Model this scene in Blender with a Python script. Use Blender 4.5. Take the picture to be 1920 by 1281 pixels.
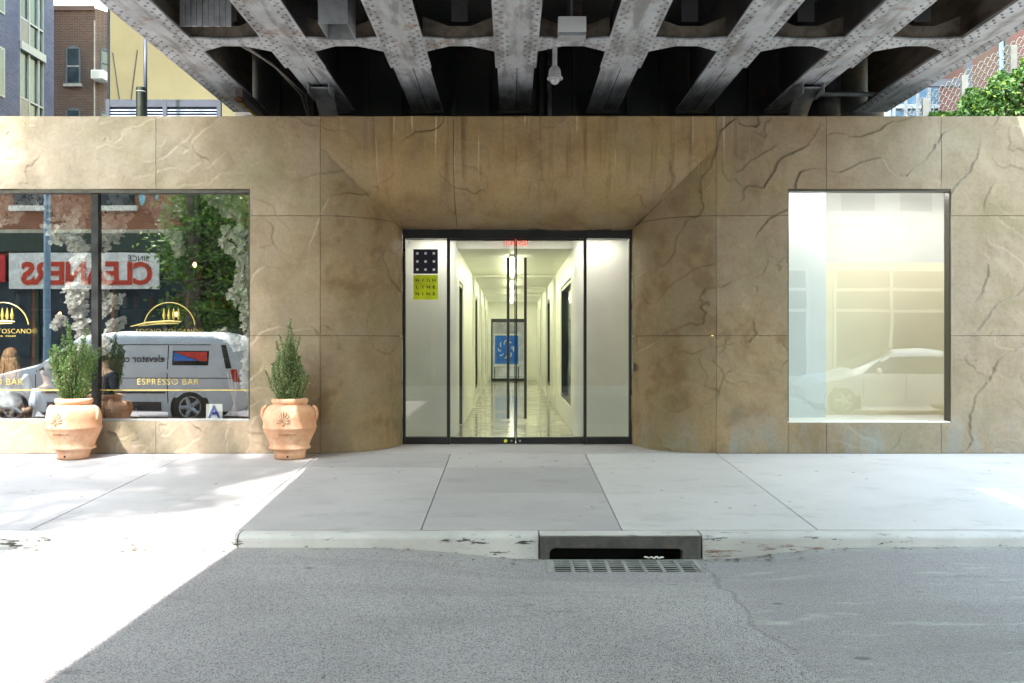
import bpy, bmesh, math, random
from mathutils import Vector, Matrix, noise as mnoise
R = math.radians
for o in list(bpy.data.objects): bpy.data.objects.remove(o)
scene = bpy.context.scene
COL = scene.collection
# ------------------------------------------------------------------ camera
F, EYE, D = 1800.0, 1.4286, 12.245
cam_d = bpy.data.cameras.new('camera'); cam = bpy.data.objects.new('camera', cam_d); COL.objects.link(cam)
cam.location = (0, -D, EYE); cam.rotation_euler = (R(90), 0, 0)
cam_d.sensor_width = 36; cam_d.lens = 36 * F / 1920; cam_d.shift_x = .001; cam_d.shift_y = 0.0
cam_d.clip_start = .05; cam_d.clip_end = 2000
scene.camera = cam
# ------------------------------------------------------------------ light
SUN = Vector((.345, .68, -1.0))
el = math.atan2(1.0, math.hypot(SUN.x, SUN.y))
world = bpy.data.worlds.new('World'); scene.world = world; world.use_nodes = True
wn = world.node_tree
sky = wn.nodes.new('ShaderNodeTexSky'); sky.sky_type = 'NISHITA'; sky.sun_disc = False
sky.sun_elevation = el; sky.sun_rotation = math.atan2(-SUN.x, -SUN.y) % (2 * math.pi)
sky.air_density = 3.5; sky.dust_density = 1.0; sky.ozone_density = 3.0
bg = wn.nodes['Background']; bg.inputs['Strength'].default_value = .15
wn.links.new(sky.outputs[0], bg.inputs['Color'])
sl = bpy.data.lights.new('sun', 'SUN'); sl.energy = 2.0; sl.angle = R(.5); sl.color = (1, .95, .87)
so = bpy.data.objects.new('sun', sl); COL.objects.link(so); so.rotation_euler = SUN.to_track_quat('-Z', 'Y').to_euler()
scene.view_settings.view_transform = 'Standard'; scene.view_settings.look = 'None'
scene.view_settings.gamma = 1; scene.view_settings.use_curve_mapping = False
scene.view_settings.exposure = 2.95
try:
    scene.cycles.max_bounces = 7; scene.cycles.transparent_max_bounces = 12; scene.cycles.diffuse_bounces = 4
    scene.cycles.glossy_bounces = 3; scene.cycles.use_adaptive_sampling = True; scene.cycles.adaptive_threshold = .02; scene.cycles.use_denoising = True; scene.cycles.sample_clamp_indirect = 6
except Exception: pass

def WX(px, d=D): return (px - 958) * d / F            # picture column at distance d -> metres
def WZ(py, d=D): return EYE + (641 - py) * d / F      # picture row at distance d -> metres

# ------------------------------------------------------------------ mesh helpers
class MB:
    def __init__(s): s.v = []; s.f = []
    def quad(s, *p):
        n = len(s.v); s.v += [tuple(q) for q in p]; s.f.append(tuple(range(n, n + len(p)))); return s
    def box(s, x0, x1, y0, y1, z0, z1):
        n = len(s.v)
        s.v += [(x0,y0,z0),(x1,y0,z0),(x1,y1,z0),(x0,y1,z0),(x0,y0,z1),(x1,y0,z1),(x1,y1,z1),(x0,y1,z1)]
        s.f += [tuple(n + i for i in q) for q in ((0,3,2,1),(4,5,6,7),(0,1,5,4),(1,2,6,5),(2,3,7,6),(3,0,4,7))]; return s
    def prism(s, pts, a, b, axis='y'):
        """outline pts (u,v) swept from a to b along axis (y: u=x v=z ; x: u=y v=z ; z: u=x v=y)"""
        n = len(s.v); k = len(pts)
        def P(u, v, w): return (u, w, v) if axis == 'y' else ((w, u, v) if axis == 'x' else (u, v, w))
        s.v += [P(u, v, a) for u, v in pts] + [P(u, v, b) for u, v in pts]
        s.f.append(tuple(range(n, n + k))); s.f.append(tuple(range(n + 2*k - 1, n + k - 1, -1)))
        for i in range(k): j = (i + 1) % k; s.f.append((n + j, n + i, n + k + i, n + k + j))
        return s
    def tube(s, pts, r, k=8, cap=True):
        pts = [Vector(p) for p in pts]; n0 = len(s.v); m = len(pts)
        rr = r if isinstance(r, (list, tuple)) else [r] * m
        up = Vector((0, 0, 1)); prev = None
        for i, p in enumerate(pts):
            t = (pts[min(i+1, m-1)] - pts[max(i-1, 0)]).normalized()
            if prev is None:
                a = t.cross(up if abs(t.z) < .95 else Vector((1, 0, 0))).normalized()
            else:
                a = (prev - t * prev.dot(t)).normalized()
            prev = a; b = t.cross(a)
            for q in range(k):
                an = 2 * math.pi * q / k
                s.v.append(tuple(p + (a * math.cos(an) + b * math.sin(an)) * rr[i]))
        for i in range(m - 1):
            for q in range(k):
                q2 = (q + 1) % k
                s.f.append((n0 + i*k + q, n0 + i*k + q2, n0 + (i+1)*k + q2, n0 + (i+1)*k + q))
        if cap:
            s.f.append(tuple(n0 + q for q in range(k - 1, -1, -1))); s.f.append(tuple(n0 + (m-1)*k + q for q in range(k)))
        return s
    def lathe(s, prof, c=(0, 0, 0), k=32, axis='z'):
        n0 = len(s.v); m = len(prof)
        for r, h in prof:
            for q in range(k):
                an = 2 * math.pi * q / k; u, v = r * math.cos(an), r * math.sin(an)
                p = (u, v, h) if axis == 'z' else ((u, h, v) if axis == 'y' else (h, u, v))
                s.v.append((c[0] + p[0], c[1] + p[1], c[2] + p[2]))
        for i in range(m - 1):
            for q in range(k):
                q2 = (q + 1) % k; s.f.append((n0 + i*k + q, n0 + i*k + q2, n0 + (i+1)*k + q2, n0 + (i+1)*k + q))
        return s
    def ball(s, c, r, k=8, m=5, sc=(1, 1, 1)):
        n0 = len(s.v)
        for i in range(m + 1):
            th = math.pi * i / m
            for q in range(k):
                an = 2 * math.pi * q / k
                s.v.append((c[0] + r*sc[0]*math.sin(th)*math.cos(an), c[1] + r*sc[1]*math.sin(th)*math.sin(an), c[2] + r*sc[2]*math.cos(th)))
        for i in range(m):
            for q in range(k):
                q2 = (q + 1) % k; s.f.append((n0+i*k+q, n0+(i+1)*k+q, n0+(i+1)*k+q2, n0+i*k+q2))
        return s
    def grid(s, fn, nu, nv):
        n0 = len(s.v)
        for i in range(nu + 1):
            for j in range(nv + 1): s.v.append(tuple(fn(i / nu, j / nv)))
        for i in range(nu):
            for j in range(nv):
                a = n0 + i*(nv+1) + j; s.f.append((a, a + nv + 1, a + nv + 2, a + 1))
        return s
    def mesh(s, name, mat, smooth=False, fix=True):
        me = bpy.data.meshes.new(name); me.from_pydata(s.v, [], s.f); me.materials.append(mat)
        if fix:
            bm = bmesh.new(); bm.from_mesh(me); bmesh.ops.remove_doubles(bm, verts=bm.verts, dist=1e-5)
            bmesh.ops.recalc_face_normals(bm, faces=bm.faces); bm.to_mesh(me); bm.free()
        if smooth:
            for p in me.polygons: p.use_smooth = True
        me.update(); return me
    def build(s, name, mat, parent=None, smooth=False, bevel=0, fix=True, loc=None, edge=None):
        o = bpy.data.objects.new(name, s.mesh(name, mat, smooth, fix)); COL.objects.link(o)
        if parent is not None: o.parent = parent
        if loc: o.location = loc
        if bevel:
            b = o.modifiers.new('bevel', 'BEVEL'); b.width = bevel; b.segments = 2; b.limit_method = 'ANGLE'; b.angle_limit = R(40)
        if edge:
            e = o.modifiers.new('edges', 'EDGE_SPLIT'); e.split_angle = R(edge)
        return o
def tag(o, label=None, cat=None, group=None, kind=None):
    if label: o['label'] = label
    if cat: o['category'] = cat
    if group: o['group'] = group
    if kind: o['kind'] = kind
    return o
def thing(name, label, cat, loc=(0, 0, 0), rz=0, group=None):
    o = bpy.data.objects.new(name, None); COL.objects.link(o); o.location = loc; o.rotation_euler = (0, 0, rz)
    o.empty_display_size = .1
    return tag(o, label, cat, group)
def structure(o): o['kind'] = 'structure'; return o
def text(name, body, size, loc, mat, parent=None, rot=(90, 0, 0), ext=.002, align='CENTER', sx=1.0, space=1.0, bold=0.0):
    cu = bpy.data.curves.new('t', 'FONT'); cu.body = body; cu.size = size; cu.align_x = align; cu.align_y = 'CENTER'
    cu.extrude = ext; cu.space_character = space; cu.offset = bold; cu.resolution_u = 3
    t = bpy.data.objects.new('t', cu); COL.objects.link(t)
    dg = bpy.context.evaluated_depsgraph_get(); dg.update()
    me = bpy.data.meshes.new_from_object(t.evaluated_get(dg)); bpy.data.objects.remove(t)
    me.materials.clear(); me.materials.append(mat)
    o = bpy.data.objects.new(name, me); COL.objects.link(o)
    o.location = loc; o.rotation_euler = [R(a) for a in rot]; o.scale = (sx, 1, 1)
    if parent is not None: o.parent = parent
    return o

# ------------------------------------------------------------------ materials
class NT:
    def __init__(s, name):
        s.m = bpy.data.materials.new(name); s.m.use_nodes = True; s.t = s.m.node_tree
        s.bsdf = s.t.nodes['Principled BSDF']; s.out = s.t.nodes['Material Output']
    def n(s, typ, **kw):
        nd = s.t.nodes.new(typ)
        for k, v in kw.items(): setattr(nd, k, v)
        return nd
    def link(s, a, b): s.t.links.new(a, b)
    def val(s, sock, v):
        if isinstance(v, bpy.types.NodeSocket): s.link(v, sock)
        else: sock.default_value = v
    def coord(s, scale=(1, 1, 1), rot=(0, 0, 0), loc=(0, 0, 0)):
        tc = s.n('ShaderNodeTexCoord'); mp = s.n('ShaderNodeMapping')
        mp.inputs['Scale'].default_value = scale; mp.inputs['Rotation'].default_value = [R(a) for a in rot]; mp.inputs['Location'].default_value = loc
        s.link(tc.outputs['Object'], mp.inputs['Vector']); return mp.outputs[0]
    def noise(s, vec, scale, detail=4, rough=.55, dist=0, out=0):
        nd = s.n('ShaderNodeTexNoise'); s.link(vec, nd.inputs['Vector'])
        nd.inputs['Scale'].default_value = scale; nd.inputs['Detail'].default_value = detail
        nd.inputs['Roughness'].default_value = rough; nd.inputs['Distortion'].default_value = dist
        return nd.outputs[out]
    def math(s, op, a, b=0.0, c=0.0, clamp=False):
        nd = s.n('ShaderNodeMath', operation=op, use_clamp=clamp)
        s.val(nd.inputs[0], a); s.val(nd.inputs[1], b); s.val(nd.inputs[2], c); return nd.outputs[0]
    def rng(s, v, a, b, c=0.0, d=1.0, smooth=True):
        nd = s.n('ShaderNodeMapRange', interpolation_type='SMOOTHSTEP' if smooth else 'LINEAR')
        s.val(nd.inputs[0], v)
        for i, x in enumerate((a, b, c, d)): nd.inputs[i + 1].default_value = x
        return nd.outputs[0]
    def mix(s, f, a, b, blend='MIX'):
        nd = s.n('ShaderNodeMix', data_type='RGBA', blend_type=blend)
        s.val(nd.inputs[0], f)
        for sock, v in ((nd.inputs[6], a), (nd.inputs[7], b)):
            if isinstance(v, (tuple, list)): v = tuple(v) + (1,) if len(v) == 3 else v
            s.val(sock, v)
        return nd.outputs[2]
    def bump(s, h, strength=.5, dist=.01, normal=None):
        nd = s.n('ShaderNodeBump'); nd.inputs['Strength'].default_value = strength; nd.inputs['Distance'].default_value = dist
        s.link(h, nd.inputs['Height'])
        if normal is not None: s.link(normal, nd.inputs['Normal'])
        return nd.outputs[0]
    def finish(s, col, rough=.7, normal=None, metal=0.0, spec=None):
        if isinstance(col, (tuple, list)): col = tuple(col) + (1,) if len(col) == 3 else col
        s.val(s.bsdf.inputs['Base Color'], col); s.val(s.bsdf.inputs['Roughness'], rough); s.val(s.bsdf.inputs['Metallic'], metal)
        if normal is not None: s.link(normal, s.bsdf.inputs['Normal'])
        if spec is not None: s.bsdf.inputs['Specular IOR Level'].default_value = spec
        return s.m
def plain(name, c, rough=.6, var=.15, scale=6, metal=0, bump=.0, bscale=60, emit=None, spec=None, dirt=None):
    t = NT(name); v = t.coord(); nz = t.noise(v, scale, 2)
    lo = tuple(x * (1 - var) for x in c); hi = tuple(min(1, x * (1 + var)) for x in c)
    col = t.mix(t.rng(nz, .3, .7), lo, hi)
    if dirt: col = t.mix(t.math('MULTIPLY', t.rng(t.noise(v, scale * .6, 3, .65), .48, .72), dirt[1]), col, dirt[0])
    nrm = t.bump(t.noise(v, bscale, 3), bump, .01) if bump else None
    rr = t.rng(nz, .2, .8, max(0, rough - .08), min(1, rough + .08))
    m = t.finish(col, rr, nrm, metal, spec)
    if emit:
        t.bsdf.inputs['Emission Color'].default_value = tuple(emit[0]) + (1,); t.bsdf.inputs['Emission Strength'].default_value = emit[1]
    return m
def glass(name, refl, tint=(1, 1, 1), rough=0.0, wave=.0):
    t = NT(name); t.t.nodes.remove(t.bsdf)
    tr = t.n('ShaderNodeBsdfTransparent'); tr.inputs[0].default_value = tuple(tint) + (1,)
    gl = t.n('ShaderNodeBsdfGlossy'); gl.inputs['Roughness'].default_value = rough
    lw = t.n('ShaderNodeLayerWeight'); lw.inputs[0].default_value = .5
    fac = t.math('MULTIPLY_ADD', t.math('POWER', lw.outputs['Facing'], 5.0), 1 - refl, refl, clamp=True)
    if wave:
        nz = t.noise(t.coord(), 1.1, 1); bp = t.bump(nz, wave, .02); t.link(bp, gl.inputs['Normal'])
    mx = t.n('ShaderNodeMixShader'); t.link(fac, mx.inputs[0]); t.link(tr.outputs[0], mx.inputs[1]); t.link(gl.outputs[0], mx.inputs[2])
    t.link(mx.outputs[0], t.out.inputs[0]); return t.m
def leaf_like(name, a, b):
    t = NT(name); g_ = t.n('ShaderNodeNewGeometry'); return t.finish(t.mix(g_.outputs['Random Per Island'], a, b), .85)
def brick_mat(name, c1, c2, mortar, axis='xz', size=1.0, stain=(.05, .04, .035)):
    t = NT(name); tc = t.n('ShaderNodeTexCoord'); sp = t.n('ShaderNodeSeparateXYZ'); t.link(tc.outputs['Object'], sp.inputs[0])
    cb = t.n('ShaderNodeCombineXYZ'); t.link(sp.outputs[0 if axis[0] == 'x' else 1], cb.inputs[0]); t.link(sp.outputs[2], cb.inputs[1])
    br = t.n('ShaderNodeTexBrick'); t.link(cb.outputs[0], br.inputs['Vector'])
    br.inputs['Scale'].default_value = 1; br.inputs['Brick Width'].default_value = .215 * size; br.inputs['Row Height'].default_value = .073 * size
    br.inputs['Mortar Size'].default_value = .006 * size; br.inputs['Mortar Smooth'].default_value = .2
    br.inputs['Color1'].default_value = tuple(c1) + (1,); br.inputs['Color2'].default_value = tuple(c2) + (1,); br.inputs['Mortar'].default_value = tuple(mortar) + (1,)
    nz = t.noise(tc.outputs['Object'], .45, 3, .6)
    col = t.mix(t.rng(nz, .45, .75, 0, .7), br.outputs['Color'], stain)
    f = t.math('MULTIPLY', br.outputs['Fac'], -1.0)
    return t.finish(col, .85, t.bump(f, .6, .01))

def stone_mat(name='textured_stone_panels', tint=None):
    t = NT(name)
    tc = t.n('ShaderNodeTexCoord'); O = tc.outputs['Object']; sp = t.n('ShaderNodeSeparateXYZ'); t.link(O, sp.inputs[0]); X, Y, Z = sp.outputs
    cr = t.n('ShaderNodeAttribute'); cr.attribute_name = 'crevice'; crev = cr.outputs['Fac']; oi = t.n('ShaderNodeObjectInfo')
    # colour
    big = t.noise(O, .55, 3, .6); mid = t.noise(O, 2.2, 4, .62); fine = t.noise(O, 24, 3, .65)
    tan, brown, grey = (.345, .24, .14), (.19, .122, .07), (.28, .218, .155)
    col = t.mix(t.rng(big, .35, .68), grey, tan)
    col = t.mix(t.rng(mid, .42, .68, 0, .85), col, brown)
    col = t.mix(t.rng(t.noise(O, 5.5, 4, .6), .5, .75, 0, .4), col, (.44, .325, .19))
    # darker warmer stone in the middle, paler towards both ends
    ax = t.math('ABSOLUTE', t.math('SUBTRACT', X, .5))
    col = t.mix(t.rng(ax, 2.6, 5.0, 0, .55), col, (.37, .315, .255))
    col = t.mix(t.rng(t.noise(t.coord(loc=(9, 2, 4)), 1.1, 4, .6), .48, .66, 0, .55), col, (.235, .205, .12))
    col = t.mix(t.rng(t.noise(t.coord(loc=(1, 8, 7)), .9, 4, .6), .5, .68, 0, .5), col, (.33, .26, .205))
    # water streaks under the coping of the header
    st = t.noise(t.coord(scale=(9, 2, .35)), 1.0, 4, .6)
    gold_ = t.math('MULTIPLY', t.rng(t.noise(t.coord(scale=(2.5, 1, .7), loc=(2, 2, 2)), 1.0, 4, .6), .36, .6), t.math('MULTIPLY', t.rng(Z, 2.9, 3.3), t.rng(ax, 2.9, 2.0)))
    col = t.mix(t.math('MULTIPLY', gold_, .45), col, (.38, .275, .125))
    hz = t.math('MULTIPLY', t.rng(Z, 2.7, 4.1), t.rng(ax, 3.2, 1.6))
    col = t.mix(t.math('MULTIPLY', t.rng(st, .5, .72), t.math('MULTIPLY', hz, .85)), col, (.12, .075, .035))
    st2 = t.noise(t.coord(scale=(16, 3, .55), loc=(3, 0, 1)), 1.0, 3, .5)
    col = t.mix(t.math('MULTIPLY', t.rng(st2, .63, .69), t.math('MULTIPLY', t.rng(Z, 3.3, 4.25), hz)), col, (.62, .55, .42))
    # efflorescence and algae along the foot of the wall
    ft = t.noise(t.coord(scale=(4, 4, 1.2)), 1.0, 5, .6)
    foot = t.math('MULTIPLY', t.rng(ft, .42, .62), t.rng(Z, .65, .05)); rightside = t.rng(X, .8, 3.0, .15, 1)
    col = t.mix(t.math('MULTIPLY', foot, t.math('MULTIPLY', rightside, .7)), col, (.27, .30, .31))
    col = t.mix(t.math('MULTIPLY', t.rng(t.noise(O, 1.7, 4), .45, .65), t.math('MULTIPLY', t.rng(Z, 1.6, .3), .45)), col, (.20, .185, .125))
    col = t.mix(t.rng(fine, .35, .75, 0, .22), col, (.12, .085, .055))
    col = t.mix(t.math('MULTIPLY', oi.outputs['Random'], .28), col, (.17, .125, .07))
    col = t.mix(t.math('MULTIPLY', crev, .4), col, (.09, .058, .035))
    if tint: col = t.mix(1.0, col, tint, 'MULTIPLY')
    nb2 = t.bump(t.math('ADD', t.noise(O, 5, 3, .6), t.math('MULTIPLY', fine, .3)), .4, .014)
    return t.finish(col, t.rng(mid, .3, .7, .5, .75), nb2, spec=.35)
def smooth01(a, b, x):
    x = min(1, max(0, (x - a) / (b - a))); return x * x * (3 - 2 * x)
def cleft(x, y, z):
    """relief of the cast stone: layered cleft edges running up to the right; returns (height, crevice)"""
    N = mnoise.noise
    q = -.62 * x + .78 * z + .35 * y
    f1 = N((x * .5 + 3, y, z * .5)); f2 = N((x * 1.7, y * 1.7, z * 1.7 + 9)); f3 = N((x * 4.6 + 5, y, z * 4.6)); f4 = N((x * 12, y + 4, z * 12))
    s1 = 1.45 * (q + 1.25 * f1 + .42 * f2 + .10 * f3 + .03 * f4); s1 -= math.floor(s1)
    m1 = smooth01(-.2, .14, N((x * .9 + z * .7 + 11, y, (z - x) * .8)))
    g2 = N((x * 1.1 - 8, y, z * 1.1 + 2)); s2 = 2.3 * (q * .8 + 1.3 * g2 + .25 * f3 + .06 * f4); s2 -= math.floor(s2)
    m2 = smooth01(-.08, .25, N((x * 1.0 - 21, y, z * 1.2 + 6)))
    h = .017 * s1 * m1 + .009 * s2 * m2 + .009 * f2 + .0035 * f3 + .0015 * f4
    c = max(m1 * (1 - s1 / .028) if s1 < .028 else 0, m2 * (1 - s2 / .03) * .6 if s2 < .03 else 0)
    return h, max(0, min(1, c))
def asphalt_mat():
    t = NT('worn_asphalt'); O = t.n('ShaderNodeTexCoord').outputs['Object']
    vo = t.n('ShaderNodeTexVoronoi'); t.link(O, vo.inputs['Vector']); vo.inputs['Scale'].default_value = 170
    vc = t.n('ShaderNodeSeparateColor'); t.link(vo.outputs['Color'], vc.inputs[0])
    n1 = t.noise(O, .7, 3, .6); n2 = t.noise(O, 45, 2, .7)
    col = t.mix(t.rng(n1, .3, .72), (.375, .34, .356), (.47, .428, .447))
    col = t.mix(t.rng(vc.outputs[0], .55, 1.0, 0, .8), col, (.42, .42, .42))
    col = t.mix(t.rng(vc.outputs[1], .62, .95, 0, .85), col, (.06, .06, .065))
    col = t.mix(t.rng(n2, .58, .8, 0, .6), col, (.08, .08, .085))
    sp = t.n('ShaderNodeSeparateXYZ'); t.link(O, sp.inputs[0])
    # dusty pale scuffs along the right gutter, and an old patch seam
    dust = t.noise(t.coord(scale=(1, 3.2, 1)), 1.5, 5, .65)
    wob = t.math('MULTIPLY_ADD', t.noise(t.coord(scale=(1, 1, 1)), 1.3, 3, .5), .4, -.2)
    seamx = t.math('ADD', sp.outputs[0], wob)
    right = t.rng(seamx, 1.5, 1.62)
    crack = t.math('MULTIPLY', t.rng(t.math('ABSOLUTE', t.math('SUBTRACT', seamx, 1.53)), .03, .008), t.rng(t.noise(O, 2.2, 3), .36, .5))
    col = t.mix(t.math('MULTIPLY', right, .5), col, t.mix(t.rng(n2, .3, .7), (.245, .223, .234), (.345, .316, .33)))
    col = t.mix(t.math('MULTIPLY', t.rng(dust, .57, .72), t.math('MULTIPLY', right, .75)), col, (.5, .49, .47))
    oil = t.noise(t.coord(scale=(1, 2.5, 1), loc=(4, 1, 0)), 1.3, 4, .6)
    col = t.mix(t.rng(oil, .62, .76, 0, .5), col, (.09, .09, .096))
    col = t.mix(t.math('MULTIPLY', crack, .3), col, (.07, .07, .072))
    lane = t.noise(t.coord(scale=(.35, 2.4, 1), loc=(1, 7, 0)), .9, 3, .6)
    col = t.mix(t.rng(lane, .48, .72, 0, .32), col, (.22, .203, .212))
    blot = t.n('ShaderNodeTexVoronoi'); t.link(t.coord(scale=(1, 1.6, 1)), blot.inputs['Vector']); blot.inputs['Scale'].default_value = 1.7
    col = t.mix(t.math('MULTIPLY', t.rng(blot.outputs['Distance'], .11, .04), t.rng(n1, .48, .55, 0, .6)), col, (.07, .07, .072))
    gut = t.rng(sp.outputs[1], -4.55, -4.25)
    col = t.mix(t.math('MULTIPLY', gut, t.rng(t.noise(O, 3, 5), .35, .7, .2, .8)), col, (.42, .40, .37))
    h = t.math('ADD', t.math('MULTIPLY', vo.outputs['Distance'], -1.0), t.math('MULTIPLY', n2, .5))
    return t.finish(col, .88, t.bump(h, .7, .006), spec=.25)
def concrete_mat(name, a, b, seed):
    t = NT(name); v = t.coord(loc=(seed, seed * 2, 0)); O = v
    n1 = t.noise(O, .8, 3, .62); n2 = t.noise(O, 60, 2, .7); oi = t.n('ShaderNodeObjectInfo')
    col = t.mix(t.rng(n1, .3, .7), a, b)
    col = t.mix(t.math('MULTIPLY', oi.outputs['Random'], .6), col, tuple(x * .8 for x in a))
    br = t.noise(t.coord(scale=(1.2, 14, 1)), 2.0, 4, .6)
    col = t.mix(t.rng(br, .55, .8, 0, .25), col, tuple(x * .72 for x in a))
    sp = t.n('ShaderNodeTexVoronoi'); t.link(O, sp.inputs['Vector']); sp.inputs['Scale'].default_value = 3.4
    col = t.mix(t.math('MULTIPLY', t.rng(sp.outputs['Distance'], .085, .06), t.rng(n1, .42, .5)), col, tuple(x * .45 for x in a))
    col = t.mix(t.rng(n2, .5, .8, 0, .25), col, tuple(x * .7 for x in a))
    stn = t.noise(t.coord(loc=(seed + 3, 1, 0), scale=(1, 1.8, 1)), 1.6, 5, .7)
    col = t.mix(t.rng(stn, .52, .72, 0, .45), col, tuple(x * .62 for x in a))
    return t.finish(col, .8, t.bump(t.math('ADD', n2, br), .25, .004), spec=.3)
def kerb_mat():
    t = NT('chipped_painted_kerb'); O = t.n('ShaderNodeTexCoord').outputs['Object']; sp = t.n('ShaderNodeSeparateXYZ'); t.link(O, sp.inputs[0])
    n1 = t.noise(O, 1.2, 5, .6); col = t.mix(t.rng(n1, .3, .7), (.46, .432, .43), (.62, .585, .58))
    ch = t.noise(t.coord(scale=(2.2, 6, 11)), 1.6, 6, .68)
    zone = t.rng(sp.outputs[2], -.175, -.225, .35, 1.0)
    col = t.mix(t.math('MULTIPLY', t.rng(ch, .575, .625), zone), col, (.055, .05, .048))
    ru = t.noise(t.coord(scale=(.9, 2, 6), loc=(5, 0, 2)), 1.5, 6, .7)
    low = t.rng(sp.outputs[2], -.238, -.275)
    sides = t.math('MAXIMUM', t.rng(sp.outputs[0], -1.6, -2.6), t.rng(sp.outputs[0], 1.5, 1.7))
    col = t.mix(t.math('MULTIPLY', t.rng(ru, .56, .66), t.math('MULTIPLY', low, t.rng(sides, 0, 1, .25, 1))), col, (.17, .085, .05))
    col = t.mix(t.rng(t.noise(O, 30, 4, .7), .55, .8, 0, .35), col, (.2, .19, .18))
    return t.finish(col, .7, t.bump(t.math('ADD', ch, n1), .4, .008))
def steel_mat(name, c, dirt=(.09, .075, .06), amt=.6, rough=.55):
    t = NT(name); O = t.n('ShaderNodeTexCoord').outputs['Object']
    n1 = t.noise(O, 1.3, 6, .65); n2 = t.noise(t.coord(scale=(5, .8, 5)), 1.6, 5, .65); n3 = t.noise(O, 18, 5, .65)
    col = t.mix(t.rng(n1, .3, .7), tuple(x * .8 for x in c), tuple(x * 1.15 for x in c))
    col = t.mix(t.rng(n2, .42, .64, 0, amt), col, dirt)
    col = t.mix(t.rng(n3, .56, .75, 0, .4), col, tuple(x * .5 for x in c))
    col = t.mix(t.rng(t.noise(t.coord(loc=(2, 5, 1)), 3, 6, .7), .56, .68, 0, .6), col, (.20, .115, .065))
    return t.finish(col, rough, t.bump(t.math('ADD', n3, n1), .25, .006), metal=.0, spec=.45)

M = {}
M['stone'] = stone_mat(); M['stone_header'] = stone_mat('golden_lit_header_stone', (1.08, 1.01, .86)); M['stone_jamb'] = stone_mat('olive_shaded_jamb_stone', (.86, .84, .78)); M['asphalt'] = asphalt_mat(); M['kerb'] = kerb_mat()  # jambs tinted darker, header warmer: recess shading put into the stone colour
M['conc_grey'] = concrete_mat('sidewalk_concrete', (.41, .378, .392), (.485, .45, .465), 0)
M['conc_light'] = concrete_mat('new_sidewalk_concrete', (.565, .525, .535), (.635, .593, .602), 4)
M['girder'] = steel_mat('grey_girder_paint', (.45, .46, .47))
M['girder_dark'] = steel_mat('dark_girder_steel', (.075, .075, .078), (.10, .08, .06), .5, .6)  # near-black steel for webs, deck and end girder
M['dusty'] = steel_mat('brown_dusty_steel', (.20, .16, .12), (.08, .06, .045), .6, .8)
M['black_metal'] = plain('black_anodised_metal', (.018, .018, .02), .35, .2)
M['bronze'] = plain('dark_bronze_frame', (.05, .042, .03), .45, .2)
M['white_paint'] = plain('white_paint', (.78, .77, .73), .6, .05, 2, bump=.05)
M['cream_paint'] = plain('corridor_cream_paint', (.77, .76, .68), .45, .04, 2)
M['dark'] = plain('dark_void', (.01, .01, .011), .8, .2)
M['cement'] = plain('cement_backing', (.06, .055, .05), .9, .2)
M['rivet'] = steel_mat('dark_rivets', (.28, .285, .29))  # rivets coloured darker so they stand out from the girders
M['galv'] = steel_mat('galvanised_sheet', (.36, .37, .38), (.16, .15, .14), .4, .5)
M['castiron'] = steel_mat('cast_iron', (.085, .078, .078), (.18, .17, .16), .35, .6)
M['grate'] = steel_mat('worn_grate_iron', (.27, .265, .26), (.5, .49, .47), .4, .65)
M['glass_cafe'] = glass('cafe_window_glass', .42, (.93, .96, .95), wave=.02)
M['glass_door'] = glass('door_glass', .14, (.95, .98, .96))
M['glass_right'] = glass('gallery_window_glass', .14, (.96, .98, .97), wave=.05)
M['glass_far'] = plain('far_window_glass', (.03, .045, .05), .05, .4, 1.5, spec=.8)
M['glass_teal'] = plain('teal_window_glass', (.05, .085, .085), .18, .5, .8, spec=.22)
# ================================================================== GROUND
rnd = random.Random(7)
structure(MB().quad((-400,-400,-.75),(400,-400,-.75),(400,400,-.75),(-400,400,-.75)).build('ground', plain('city_ground', (.12,.12,.12), .9, .3, .3)))
SL = .044
KB = -4.07                     # back of the kerb
BX0, BX1 = .24, 1.58           # catch basin along the kerb
GX0, GX1, GY0, GY1 = .28, 1.53, -4.72, -4.265
def road_z(x, y):
    dx = max(0, abs(x - .9) - .72); dip = math.exp(-(dx / .75) ** 2) * (1 if y > -4.75 else math.exp(-((y + 4.75) / .8) ** 2))
    crown = min(.1, max(0, -4.3 - y) * .02)
    return -.285 - .1 * dip + crown * .5 * (1 - dip)
xs = sorted(set([round(-16 + .25 * i, 3) for i in range(129)] + [GX0, GX1, BX0 - .3, BX1 + .3]))
ys = sorted(set([round(-14.5 + .2 * i, 3) for i in range(51)] + [GY0, GY1, -4.255, -4.2]))
mb = MB()
for y in ys:
    for x in xs: mb.v.append((x, y, road_z(x, y) + .006 * mnoise.noise((x * .8, y * .8, 0))*(0 if (GX0-.3 < x < GX1+.3 and y > GY0-.2) else 1)))
for j in range(len(ys) - 1):
    for i in range(len(xs) - 1):
        cx, cy = (xs[i] + xs[i+1]) / 2, (ys[j] + ys[j+1]) / 2
        if GX0 < cx < GX1 and GY0 < cy: continue
        a = j * len(xs) + i; mb.f.append((a, a + 1, a + len(xs) + 1, a + len(xs)))
structure(mb.build('road', M['asphalt'], smooth=True, fix=False))
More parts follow.
